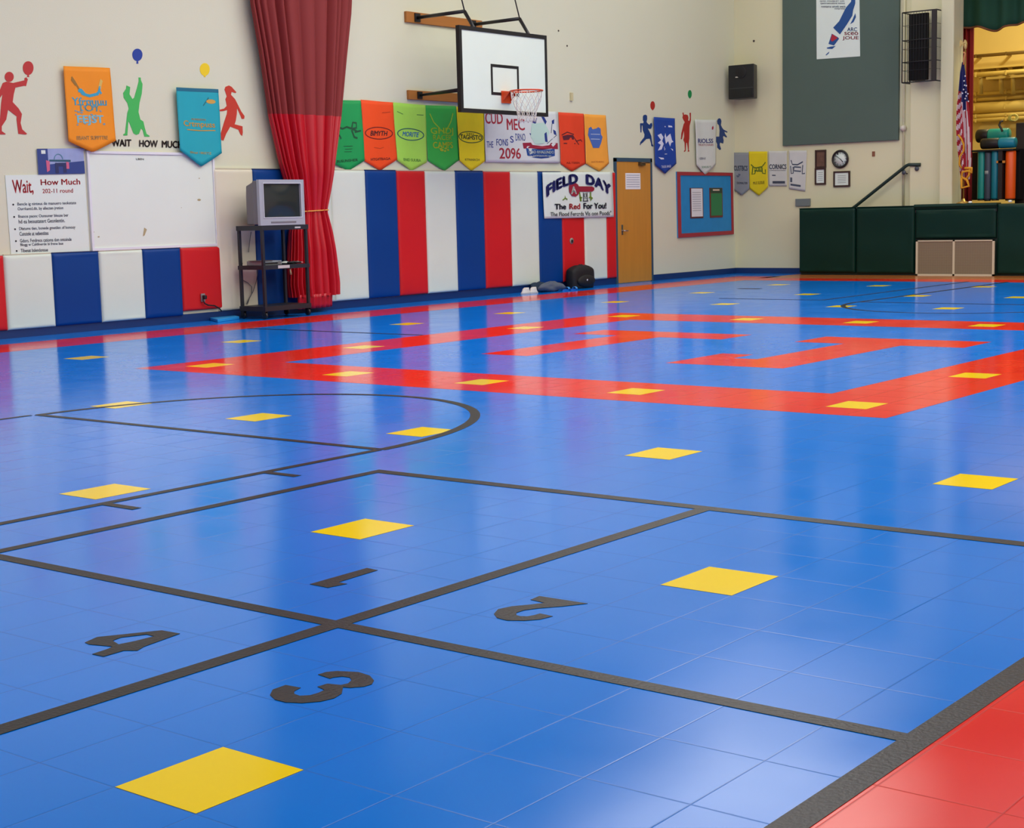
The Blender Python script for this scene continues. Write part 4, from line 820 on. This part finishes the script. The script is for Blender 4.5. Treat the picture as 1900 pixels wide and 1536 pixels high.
banner('paper_pennant','pale paper pennant with a blue-grey animal-like sketch next to the certificate',(206,208,202),[(1464,279),(1497,279),(1494,355),(1464,350)],.02,[('stroke',(52,66,90),[[(.12,.25),(.2,.36),(.5,.36),(.8,.28)],[(.1,.4),(.14,.6),(.26,.58),(.24,.42)],[(.8,.36),(.78,.58),(.94,.56)],[(.3,.42),(.7,.42),(.7,.52),(.3,.52),(.3,.42)]],(.05,.03)),('fill',(70,80,96),[[(.08,.7),(.2,.7),(.2,.82),(.08,.82)],[(.1,.86),(.72,.86),(.72,.91),(.1,.91)]],'printed_bar')],group=fg,plane=FW_,amp=.002)
# framed pictures, clock
def framed(label, u0, v0, u1, v1, col, m_in, nm='picture_frame', cat='picture frame', lines_=True):
    a = FW_(u0,v0,.03); c = FW_(u1,v1,.03); root = thing(nm, label, cat, (FX-.02,(a.y+c.y)/2,c.z), 'frames beside the clock'); e = .028
    b = MB(); b.box((FX-.03,c.y,c.z),(FX,c.y+e,a.z)); b.box((FX-.03,a.y-e,c.z),(FX,a.y,a.z)); b.box((FX-.03,c.y+e,c.z),(FX,a.y-e,c.z+e)); b.box((FX-.03,c.y+e,a.z-e),(FX,a.y-e,a.z)); b.build('frame', mat('dark_brown_frame',(56,34,28),.4), root)
    MB().box((FX-.015,c.y+e,c.z+e),(FX,a.y-e,a.z-e)).build('picture', m_in, root)
    if lines_:
        b = MB(); w_ = a.y-c.y-2*e
        for k in range(5): z = a.z-e-(a.z-c.z-2*e)*(.25+.14*k); b.box((FX-.017,c.y+e+w_*.2,z),(FX-.015,a.y-e-w_*.2,z+.008))
        b.build('printed_line', mat('ink_grey2',(140,140,140),.7), root)
    return root
framed('narrow dark frame holding a brown portrait photograph', 1512,278.5,1532,311, 0, mat('brown_photo',(104,74,58),.5,var=.6,scale=14), lines_=False)
framed('narrow dark frame with a white certificate under the portrait', 1511.5,312,1531.5,342, 0, PAPER)
framed('wide dark frame with a certificate directly under the clock', 1546,318,1576.5,346, 0, PAPER)
root = thing('wall_clock','round black-rimmed wall clock above the wide certificate','clock',FW_(1558.5,311,.04))
p = FW_(1558.5,295,.04); R0 = (FW_(1543,295,.04).y-FW_(1574,295,.04).y)/2
b = MB(); b.tube([(FX-.03,p.y+(R0-.018)*math.cos(2*PI*i/40),p.z+(R0-.018)*math.sin(2*PI*i/40)) for i in range(40)], .02, 8, closed=True); b.build('rim', mat('clock_black',(26,20,20),.35), root)
MB().lathe((FX-.02,p.y,p.z), [(R0-.02,0),(R0-.02,.012)], 40, 0).build('dial', PAPER, root)
b = MB(); b.bar((FX-.024,p.y,p.z),(FX-.024,p.y-.055,p.z-.06),.012,.003,(1,0,0)); b.build('hour_hand', BLACK, root)
b = MB(); b.bar((FX-.026,p.y,p.z),(FX-.026,p.y+.10,p.z+.07),.008,.003,(1,0,0)); b.build('minute_hand', BLACK, root)
for k in range(12):
    aa = PI/2+k*2*PI/12; r0 = R0*.68; cy_, cz_ = p.y+r0*math.cos(aa), p.z+r0*math.sin(aa)
    if k == 0: nb = MB()
    letter(str(12 if k == 0 else 12-(-k)%12 if False else ([12,11,10,9,8,7,6,5,4,3,2,1][(12-k)%12] if False else [12,1,2,3,4,5,6,7,8,9,10,11][(-k)%12 if False else k])), (lambda cy_, cz_: (lambda s,t: Vector((FX-.0225, p.y-(cy_-p.y)+.016-.032*s, cz_+.018-.036*t))))(cy_ if False else p.y+r0*math.cos(aa), cz_), 'x', BLACK, root, mb=nb)
nb.v = [(x, 2*p.y-y if False else y, z) for x, y, z in nb.v]; nb.build('numerals', mat('numeral_grey',(60,60,64),.6), root)
tag(fbx('thermostat_box',1475.5,369,1502.5,382,0,.04,mat('grey_steel_box',(112,122,122),.5),bevel=.004),'small grey metal box on the far wall above the green pads','wall box')
tag(fbx('light_switch',1618,281,1623,290,0,.012,mat('brown_switch',(130,80,56),.5)),'tiny brown switch plate right of the clock','switch')
p = FW_(1677,238,.02); tag(MB().lathe((FX-.05,p.y,p.z), [(.02,-.06),(.05,-.03),(.055,.02),(.05,.05)], 16, 0).build('bell', mat('white_metal_bell',(206,200,186),.4)), 'small pale round bell beside the pilaster', 'bell')
p = FW_(1399,76,.0); tag(MB().lathe((FX-.012,p.y,p.z), [(.018,0),(.018,.012)], 12, 0).build('wall_hook', mat('dark_hook',(60,46,40),.5)), 'dark round hook on the wall above the corner loudspeaker', 'hook')
for k, (u, v) in enumerate(((1036,57),(1052,85))):
    p = LW(u,v,0); tag(MB().lathe((p.x,WY-.008,p.z), [(.014,0),(.014,.008)], 10, 1).build('wall_anchor', mat('dark_hook',(60,46,40),.5)), ('dark wall anchor','lower dark wall anchor')[k]+' right of the backboard'+('' if k else ', the upper one'), 'anchor')
tag(MB().box((LW(1057,180).x,WY-.03,LW(1057,187).z),(LW(1061,180).x,WY,LW(1057,172).z)).build('wall_cleat', mat('cream_cleat',(206,196,150),.5)), 'small cream cleat on the wall above the red-orange pennant', 'cleat')
# handrail
root = thing('handrail','dark green steel handrail climbing to the stage on the far wall','handrail',FW_(1590,383,.1))
pts = [onplane(0,FX-.16,u,v) for u, v in ((1580,388),(1588,382),(1681,308),(1686,305.5),(1708,305.5))]
GRN = mat('dark_green_steel',(22,48,42),.4); MB().tube(pts, .03, 10).build('rail', GRN, root)
for u, v in ((1677,320),(1701,313)):
    p = onplane(0,FX-.16,u,v); MB().tube([(p.x,p.y,p.z+.05),(p.x,p.y,p.z),(FX-.14 if False else FX-.02,p.y,p.z-.02)], .012, 8).build('bracket', GRN, root); MB().lathe((FX-.17,p.y,p.z), [(.035,0),(.04,.01),(.035,.03)], 14, 0).build('bracket_flange', mat('grey_flange',(64,72,82),.4), root)
# ================================================================ STAGE FRONT
PX = FX-.42*S*.9; GP = mat('dark_green_vinyl',(0,44,34),.45,spec=.25,bump=.45,bscale=1.6)
def spx(u, v, off=0): return onplane(0, PX-off, u, v)
ztop = .955*S
yE0 = spx(1482.5,450).y; yE1 = spx(1587,450).y; yE2 = spx(1696.5,450).y; yE3 = spx(1848,450).y
struct(MB().box((PX+.066,yE2,0),(PX+.18,yE0,ztop-.02)).build('wall_stage_steps', mat('stage_edge_green',(6,40,32),.5)), 'low wall screening the stage steps')
struct(MB().box((PX+.06,RY,0),(FX+.05,yE2,ztop+.005)).build('floor_stage_front', mat('stage_edge_green',(6,40,32),.5)), 'front block of the stage')
pg = 'dark green padded mats on the stage front'
def gpad(ya, yb, z0, z1, label, th=.06, seed=0):
    root = thing('stage_mat', label, 'wall mat', (PX,(ya+yb)/2,z0), pg); rnd = random.Random(seed); q = [rnd.uniform(0,6) for _ in range(3)]
    b = MB(); 
    def fn(u, v):
        u2 = (1-math.cos(PI*u))/2; v2 = (1-math.cos(PI*v))/2; y = ya+(yb-ya)*u2; z = z1+(z0-z1)*v2
        d = min(u2*abs(yb-ya), (1-u2)*abs(yb-ya), v2*(z1-z0), (1-v2)*(z1-z0)); k = min(1,d/.035); rn = math.sqrt(max(0,1-(1-k)**2))
        w_ = .010*math.sin(4*y+6*z+q[0])*math.sin(3*z-5*y+q[1]) if d > .05 else 0
        return (PX+.06-th*(.4+.6*rn)-w_, y, z)
    b.grid(fn, 22, 22); b.box((PX+.06-th*.42,min(ya,yb),z0),(PX+.06,max(ya,yb),z1)); b.build('pad', GP, root)
    return root
gpad(yE0,yE1+.01,.045,ztop,'dark green padded mat at the left end of the stage steps',.07,1)
gpad(yE1-.01,yE2+.01,.035,ztop,'dark green padded mat below the handrail foot',.06,2)
gpad(yE2-.01,yE3+.01,spx(1700,443).z,ztop-.06,'short dark green padded mat above the metal grille',.05,3)
gpad(yE3-.01,yE3-1.9,.03,ztop+.005,'dark green padded mat right of the metal grille',.06,4)
b = MB(); b.grid(lambda u, v: (PX+.0-.03*math.sin(PI*v)+.03, yE2+.02+(yE3-yE2-.02)*u, ztop-.045+.075*v), 10, 8); b.box((PX+.02,yE3,ztop-.045),(PX+.2,yE2,ztop+.03)); tag(b.build('stage_nosing', GP), 'dark green rounded padded nosing along the stage edge', 'edge padding')
b = MB(); b.box((PX+.0,yE2,ztop),(PX+.2,yE0,ztop+.012)); tag(b.build('steps_wall_cap', GP), 'thin dark green padded cap on the low wall', 'edge padding')
MB().box((PX+.02,yE3,spx(1750,394).z),(PX+.065,yE2,spx(1750,389).z)).build('shadow_gap', mat('black_rubber_strip',(8,14,14),.6), [o for o in C.objects if o.name=='stage_mat.002'][0])  # dark strip standing in for the shade of the gap under the nosing
# grille
root = thing('floor_grille','white-framed metal grille of two panels set in the stage front','grille',(PX,(yE2+yE3)/2,0))
a = spx(1702,446,.03); c = spx(1843,513,.03); zg1 = a.z; ym = spx(1770,480,.03).y
b = MB(); X0, X1 = PX-.05, PX-.02
for y in (a.y, ym, c.y): b.box((X0,y-.018,.0),(X1,y+.018,zg1))
b.box((X0,c.y-.018,.0),(X1,a.y+.018,.03)); b.box((X0,c.y-.018,zg1-.02),(X1,a.y+.018,zg1)); b.build('frame', mat('ivory_frame',(206,196,170),.5), root)
GM = bpy.data.materials.new('woven_wire_mesh'); GM.use_nodes = True; nt = GM.node_tree; bs = nt.nodes['Principled BSDF']
tcn = nt.nodes.new('ShaderNodeTexCoord'); mpn = nt.nodes.new('ShaderNodeMapping'); mpn.inputs['Rotation'].default_value = (PI/4,0,0); ck = nt.nodes.new('ShaderNodeTexChecker'); ck.inputs['Scale'].default_value = 60; ck.inputs['Color1'].default_value = (*lin((142,128,104)),1); ck.inputs['Color2'].default_value = (*lin((112,100,82)),1)
nt.links.new(tcn.outputs['Object'], mpn.inputs[0]); nt.links.new(mpn.outputs[0], ck.inputs['Vector']); nt.links.new(ck.outputs['Color'], bs.inputs['Base Color']); bs.inputs['Roughness'].default_value = .5
for y0_, y1_ in ((a.y,ym),(ym,c.y)): MB().box((X0+.012,y1_+.018,.03),(X1-.003,y0_-.018,zg1-.02)).build('mesh_panel', GM, root)
# steps hidden behind the low wall
b = MB()
for k in range(5): b.box((PX+.2, yE0-.3-(k+1)*.42 if False else yE0-.35-(k+1)*.42, 0),(FX-.001, yE0-.35-k*.42, .2*(k+1)))
tag(b.build('stage_steps', mat('step_wood',(140,100,60),.6)), 'wooden steps behind the low green-padded wall', 'steps')
# ================================================================ STAGE INTERIOR
SX0, SX1 = FX+.2, FX+6.5
struct(MB().box((FX-.05,RY,ztop-.15),(SX1,yO+3.0,ztop-.01)).build('floor_stage', mat('stage_black_floor',(30,26,24),.5)), 'dark stage floor')
YW = mat('backstage_plaster',(226,200,130),.8,var=.05,scale=1)
struct(MB().box((SX1,RY,0),(SX1+.2,yO+3.2,CZ)).build('wall_backstage', YW))
struct(MB().box((FX+.11,yO+3.0,ztop),(SX1,yO+3.2,CZ)).build('wall_backstage_side', YW))
# wall pipes, rails and duct on the backstage wall
def by_(u, v, dx=0): return onplane(0, SX1-dx, u, v)
PI_M = mat('cream_painted_pipe',(216,188,110),.5); BRZ = mat('brown_rail',(110,84,40),.5)
def hpipe(name, label, v, r, dx, m=PI_M, u0=1790, u1=1960):
    p = by_(1850, v, dx); t = thing(name, label, 'pipe', (p.x, p.y, p.z)); ya_ = by_(u0,v,dx).y; yb2 = max(RY+.1, by_(u1,v,dx).y)
    MB().tube([(p.x,ya_,p.z),(p.x,yb2,p.z)], r, 12).build('pipe_run', m, t)
    for k in range(2):
        y = ya_+(yb2-ya_)*(k+.4)/3; MB().box((p.x-r-.01,y-.015,p.z-min(r,.05)),(SX1-.002,y+.015,p.z+min(r,.05))).build('wall_strap', m, t)
    return t
hpipe('ceiling_rail','dark horizontal rail near the top of the lit backstage wall',101,.035,.25,BRZ)
hpipe('wall_pipe','yellow-lit pipe just under the upper shelf backstage',136,.05,.7)
hpipe('wall_pipe','upper of the twin pipes in the middle of the backstage wall',172,.04,.12)
hpipe('wall_pipe','lower of the twin pipes in the middle of the backstage wall',183,.04,.12)
hpipe('air_duct','wide pale duct across the backstage wall',199,.12,.2)
hpipe('wall_pipe','upper pipe just above the padded equipment',214,.045,.3); hpipe('wall_pipe','lower pipe just above the padded equipment',221,.045,.3)
root = thing('wall_shelf_frame','painted metal shelf frame on the backstage wall','shelf',by_(1850,150,.3))
b = MB(); p = by_(1806,128,.3); q = by_(1880,122,.3); z = p.z
b.box((SX1-.6,by_(1960,125).y,z-.04),(SX1,by_(1800,125).y,z+.0)); b.build('upper_shelf', PI_M, root)
b = MB(); z2 = by_(1850,143,.3).z; b.box((SX1-.5,by_(1960,145).y,z2-.05),(SX1,by_(1846,145).y,z2)); b.build('lower_shelf', PI_M, root)
for u in (1818,1856,1878,1905):
    y = by_(u,160,.3).y; MB().tube([(SX1-.45,y,z),(SX1-.42,y-.06,z-.25),(SX1-.36,y-.05,by_(u,175,.3).z)], .05, 8).build('bracket', PI_M, root)
# side curtain (red) and valance (green)
root = tag(MB().grid(lambda u, v: (FX+.50+.04*math.sin(u*26), (onplane(0,FX+.50,1770,200).y)+(onplane(0,FX+.50,1804,200).y-onplane(0,FX+.50,1770,200).y)*u, 5.2+(ztop-5.2)*v), 40, 6).build('stage_leg_curtain', mat('deep_red_velour',(136,14,16),.85), solid=.01), 'deep red curtain at the left side of the stage opening', 'curtain')
root = thing('stage_valance','dark green pleated valance across the top of the stage opening','valance',(FX+.15,yO-1,4.6))
zv = onplane(0,FX+.34,1850,49).z
def vfn(u, v):
    y = onplane(0,FX+.34,1780,40).y-(yO-RY)*u; ph = (yO+.4-y)
    dip = .05*math.sin(ph*5.2)+.02*math.sin(ph*13)
    return (FX+.34+.055*math.sin(ph*17+.6*math.sin(ph*5)), y, 5.5+(zv+dip-5.5)*v)
MB().grid(vfn, 400, 10).build('pleated_cloth', mat('dark_green_velour',(14,66,44),.85), root, solid=.008)
b = MB(); b.tube([Vector(vfn(i/300,1)) for i in range(301)], .018, 5); b.build('fringe', mat('brown_fringe',(120,70,36),.8), root)
# flag
FXp = FX-.33; fp = lambda u, v, d=0: onplane(0, FXp-d, u, v)
root = thing('flag_on_pole','United States flag with gold fringe hanging on a pole at the stage edge','flag',fp(1788,380))
pz = fp(1789,100); pole_y = fp(1789,200).y
MB().tube([(FXp+.02,pole_y,ztop+.03),(FXp+.02,pole_y,fp(1789,92).z)], .014, 10).build('pole', mat('brass_pole',(176,140,70),.35,metal=.6), root)
MB().lathe((FXp+.02,pole_y,ztop+.02), [(.12,0),(.12,.02),(.04,.05),(.02,.09)], 20).build('base', mat('brass_pole',(176,140,70),.35,metal=.6), root)
b = MB(); p = fp(1788,83); GD = mat('gold_metal',(214,186,120),.35,metal=.4)
b.blob((FXp+.02,pole_y,p.z),(.03,.03,.08),12,8); b.prism([fp(1789,80),fp(1783,73),fp(1781,79),fp(1782,88),fp(1786,82),fp(1788,86)], (-.02,0,0)); b.prism([fp(1788,80),fp(1791,73),fp(1794,77),fp(1795,82),fp(1791,80)], (-.02,0,0)); b.build('eagle_finial', GD, root)
W_ = mat('flag_white',(206,186,186),.75); R_ = mat('flag_red',(160,20,38),.75); Bl = mat('flag_blue',(24,30,92),.75)
ftab = [(118,1787.5,1790.5),(140,1784,1794),(170,1782,1797),(205,1778,1800),(240,1777,1803),(270,1778,1803.5),(300,1781,1803),(318,1782,1802),(335,1785,1800)]
def fl_lr(v):
    for (a0,*A_),(b0,*B_) in zip(ftab, ftab[1:]):
        if a0 <= v <= b0: t = (v-a0)/(b0-a0); return [x*(1-t)+y*t for x, y in zip(A_,B_)]
    return ftab[-1][1:]
b = MB(); NU, NV = 30, 60
for j in range(NV+1):
    v = 118+(335-118)*j/NV; l, r = fl_lr(v)
    for i in range(NU+1):
        u = i/NU; p = fp(l+(r-l)*u, v-6*abs(u-.55)); d = .03*math.sin(u*14+v*.01)*min(1,(v-110)/60); b.v.append((p.x-d-.05, p.y, p.z))
for j in range(NV):
    for i in range(NU):
        v = 118+(335-118)*(j+.5)/NV; u = (i+.5)/NU; b.smooth = True
        if v < 196-20*(u < .35)-4 and v > 108 or (v < 205 and u > .5 and u < .8): k = 0
        else:
            if u < .45: k = 1 if int((v+u*40)/9.5)%2 else 2
            else: k = 2 if int((u*30-(v-200)*.035+20)/4.2)%2 else 1
        b.mi = k; b._f((j*(NU+1)+i, j*(NU+1)+i+1, (j+1)*(NU+1)+i+1, (j+1)*(NU+1)+i))
b.build('flag_cloth', [Bl, W_, R_], root)
b = MB()
for u, v in ((1791,141),(1789,150),(1793,159),(1790,158),(1792,171),(1786,173),(1796,174),(1793,178),(1791,183),(1797,188),(1790,205),(1788,166)):
    p = fp(u, v, .13); rr_ = .012
    b.prism([(p.x, p.y+rr_*(1 if i%2 == 0 else .45)*math.cos(PI/2+i*PI/5)*1.4, p.z+rr_*(1 if i%2 == 0 else .45)*1.4*math.sin(PI/2+i*PI/5)) for i in range(10)], (-.004,0,0))
b.build('star', mat('star_white',(226,226,230),.7), root)['kind'] = 'stuff'
b = MB(); GF = mat('gold_fringe',(212,148,24),.8)
b.tube([fp(u,v,.1) for u,v in ((1778,250),(1784,258),(1788,268),(1788,280),(1781,290),(1780,305),(1784,312))], .016, 6)
b.tube([fp(u,v,.11) for u,v in ((1790,312),(1803,312),(1803,320),(1796,317),(1786,319),(1784,328),(1794,334),(1798,345),(1784,349),(1784,330))], .022, 6)
b.tube([fp(u,v,.1) for u,v in ((1800,312),(1798,325),(1792,333))], .02, 6); b.build('gold_fringe', GF, root)
b = MB(); b.tube([fp(u,v,.09) for u,v in ((1788,97),(1791,99),(1789,108),(1788,120))], .018, 6); b.build('tassel_cord', mat('copper_cord',(196,130,80),.7), root)
# equipment on the stage
EX = FX+.55; ep = lambda u, v, d=0: onplane(0, EX-d, u, v)
TL_ = mat('teal_vinyl',(18,150,140),.4); TL2 = mat('blue_teal_vinyl',(4,124,146),.4); ORV = mat('orange_vinyl',(236,86,8),.4); BLK = mat('black_vinyl',(18,14,14),.5)
def roll(u0, u1, v0, v1, m, label, cap=BLK, parts=None):
    a = ep(u0,v0); c = ep(u1,v1); r = (a.y-c.y)/2; y = (a.y+c.y)/2; z1 = a.z; z0 = max(c.z, ztop)
    root = thing('padded_roll', label, 'padded roll', (EX+.1,y,z0), 'upright padded rolls on the stage')
    MB().lathe((EX+r,y,z0+.02), [(r*.96,0),(r,.02),(r,z1-z0-.04),(r*.9,z1-z0-.02)], 24).build('cover', m, root)
    MB().lathe((EX+r,y,z0-.008), [(r*.9,0),(r*.98,.026)], 24).build('end_cap', cap, root)
    return root
roll(1812,1824.5,280,371,TL_,'green-teal upright padded roll, leftmost on the stage')
root = roll(1825,1836,282,372,mat('slate_vinyl',(60,70,88),.5),'slate upright padded roll with a pale band between two teal rolls')
a = ep(1825,317); c = ep(1836,323); r = (a.y-c.y)/2; MB().lathe((EX+r,(a.y+c.y)/2,c.z), [(r*1.02,0),(r*1.02,a.z-c.z)], 24).build('pale_band', mat('band_grey',(170,172,170),.5), root)
roll(1837.5,1851,279.5,371,TL2,'blue-teal upright padded roll right of the slate one'); roll(1863,1880,280,371,ORV,'orange upright padded roll at the right of the stage')
def hroll(u0, u1, v0, v1, m, capm, label, dx, cap_u=None):
    a = ep(u0,v0,dx); c = ep(u1,v1,dx); r = (a.z-c.z)/2; z = (a.z+c.z)/2
    root = thing('padded_bolster', label, 'padded bolster', (EX,(a.y+c.y)/2,c.z), 'padded bolsters on the stage cart')
    n = 24; yL_, yR_ = a.y, c.y; ce = ep(cap_u,v0,dx).y if cap_u else yL_-.1
    def cyl(y0, y1, rr, nm, mm):
        b = MB(); b.lathe((EX-dx+r,min(y0,y1),z), [(rr*.9,0),(rr,.02),(rr,abs(y1-y0)-.02),(rr*.9,abs(y1-y0))], n, 1); b.build(nm, mm, root)
    cyl(ce, yR_, r, 'cover', m); cyl(yL_, ce+.0, r*1.0, 'end_section', capm)
hroll(1809,1868,240,262,TL_,BLK,'teal padded bolster on top, nearest the flag side',-.42,1831); hroll(1818,1881,257,274,TL2,BLK,'blue-teal padded bolster lower and to the right',.1,1851)
# cart frame for the equipment
root = thing('equipment_cart','black rolling rack carrying the padded bolsters on stage','rack',ep(1845,378))
a = ep(1806,276,-.1); c = ep(1884,378,-.1)
b = MB(); X0, X1 = EX-.05, EX+.5; zr = ep(1845,277).z
b.box((X0,c.y,zr-.03),(X1,a.y,zr)); b.build('top_deck', BLK, root)
b = MB(); b.box((EX+.3,c.y+.0,ztop+.08),(X1,a.y+.1,zr-.03)); b.build('back_panel', BLK, root)
b = MB(); b.box((X0+.02,ep(1863,300).y+.02,ztop+.08),(EX+.3,ep(1851,300).y-.02,zr-.03)); b.build('center_panel', mat('dark_brown_panel',(34,18,14),.6), root)
b = MB(); b.box((X0,c.y,ztop-.005),(X1,a.y,ztop+.01)); b.build('bottom_deck', BLK, root)
MB().bar(ep(1849,300.5,.02),ep(1865,300,.02),.02,.04).build('latch_bar', mat('gold_bar',(206,130,40),.5), root)
for u in (1799,1873):
    p = onplane(0,PX+.05,u,379); tag(MB().lathe((PX+.08,p.y,ztop+.031), [(.03,0),(.034,.012),(.03,.028),(.012,.034)], 14).build('edge_light', mat('white_plastic',(236,236,230),.4)), 'small white round marker on the stage edge '+('below the flag' if u < 1850 else 'below the orange roll'), 'marker')
t = MB(); t.tube([ep(u,v,-.3) for u,v in ((1861,224),(1856,226),(1854,232),(1858,239),(1860,244))], .02, 8); tag(t.build('rubber_hose', mat('hose_dark',(60,52,40),.5)), 'curved dark hose hanging above the teal bolster', 'hose')
root = thing('coiled_cable','pale coiled cable hung above the equipment on stage','cable',ep(1878,222,-.6))
b = MB(); b.tube([ep(1877+7*math.cos(i*.7)+i*.15, 218+6*math.sin(i*.7), -.6+.01*i) for i in range(40)], .012, 6); b.build('coil', mat('straw_cable',(214,196,90),.6), root)
t = MB(); a = ep(1885,228,-.5); c = ep(1930,378,-.5); t.box((EX+.5,c.y,ztop),(EX+1.1,a.y,a.z)); root = t.build('storage_cabinet', mat('dark_brown_cabinet',(40,28,20),.6), bevel=.01); tag(root, 'dark storage cabinet at the right edge of the stage view', 'cabinet')
# ================================================================ CEILING LIGHTS
def fixture(x, y, w, h, P, col=(1,.965,.88), z=CZ, idx=0, where=''):
    root = thing('ceiling_light','large diffused light panel on the gym ceiling','ceiling light',(x,y,z-.08),'gym ceiling fixtures')
    MB().box((x-w/2-.03,y-h/2-.03,z-.08),(x+w/2+.03,y+h/2+.03,z)).build('housing', mat('white_housing',(220,220,216),.5), root)
    l = bpy.data.lights.new('lamp','AREA'); l.shape = 'RECTANGLE'; l.size = w; l.size_y = h; l.energy = P; l.color = col
    o = bpy.data.objects.new('lamp', l); C.objects.link(o); o.location = (x, y, z-.09)
    return o
for x in (1.5, 7.0, 12.5, 18.0, 23.0):
    for y in (2.2, 6.2, 10.2):
        P = {1.5:50, 7.0:108, 12.5:160, 18.0:205, 23.0:85}[x]
        if x == 18.0: P = {2.2:210, 6.2:60, 10.2:265}[y]
        if x == 23.0: P, y = {2.2:(105,2.2), 6.2:(20,6.2), 10.2:(85,12.6)}[y]
        fixture(x, y, 5.0, 3.7, P)
# warm stage lamp
for x, y in ((FX+2.5, yO-.8), (FX+4.6, yO-1.2)):
    l = bpy.data.lights.new('stage_lamp','AREA'); l.shape = 'SQUARE'; l.size = 1.0; l.energy = 210; l.color = (1,.86,.46)
    o = bpy.data.objects.new('stage_lamp', l); C.objects.link(o); o.location = (x, y, CZ-.3)
# side fill lamps, with unseen windows added on the right-hand wall to match
for k, x in enumerate((4.5, 11.5, 18.5)):
    wn = struct(MB().box((x-2.1,RY,4.75),(x+2.1,RY+.02,6.45)).build('window_%d' % (k+1), mat('frosted_pane',(210,220,226),.3)), 'high frosted window on the wall behind the camera')
    b = MB()
    for x0_ in (x-2.1, x-.03, x+2.04): b.box((x0_,RY,4.75),(x0_+.06,RY+.06,6.45))
    for z0_ in (4.7, 6.42): b.box((x-2.1,RY,z0_),(x+2.1,RY+.06,z0_+.06))
    b.build('window_frame', FRAME, wn)
    l = bpy.data.lights.new('window_daylight','AREA'); l.shape = 'RECTANGLE'; l.size = 4; l.size_y = 1.4; l.energy = 110; l.color = (1,.98,.94)
    o = bpy.data.objects.new('window_daylight', l); C.objects.link(o); o.location = (x, RY+.08, 5.6); o.rotation_euler = (math.radians(80),0,0)
w = bpy.data.worlds.new('world'); bpy.context.scene.world = w; w.use_nodes = True; w.node_tree.nodes['Background'].inputs[0].default_value = (.6,.7,.8,1); w.node_tree.nodes['Background'].inputs[1].default_value = .2
vs = bpy.context.scene.view_settings; vs.view_transform = 'Standard'; vs.look = 'None'; vs.gamma = 1; vs.use_curve_mapping = False; vs.exposure = 0
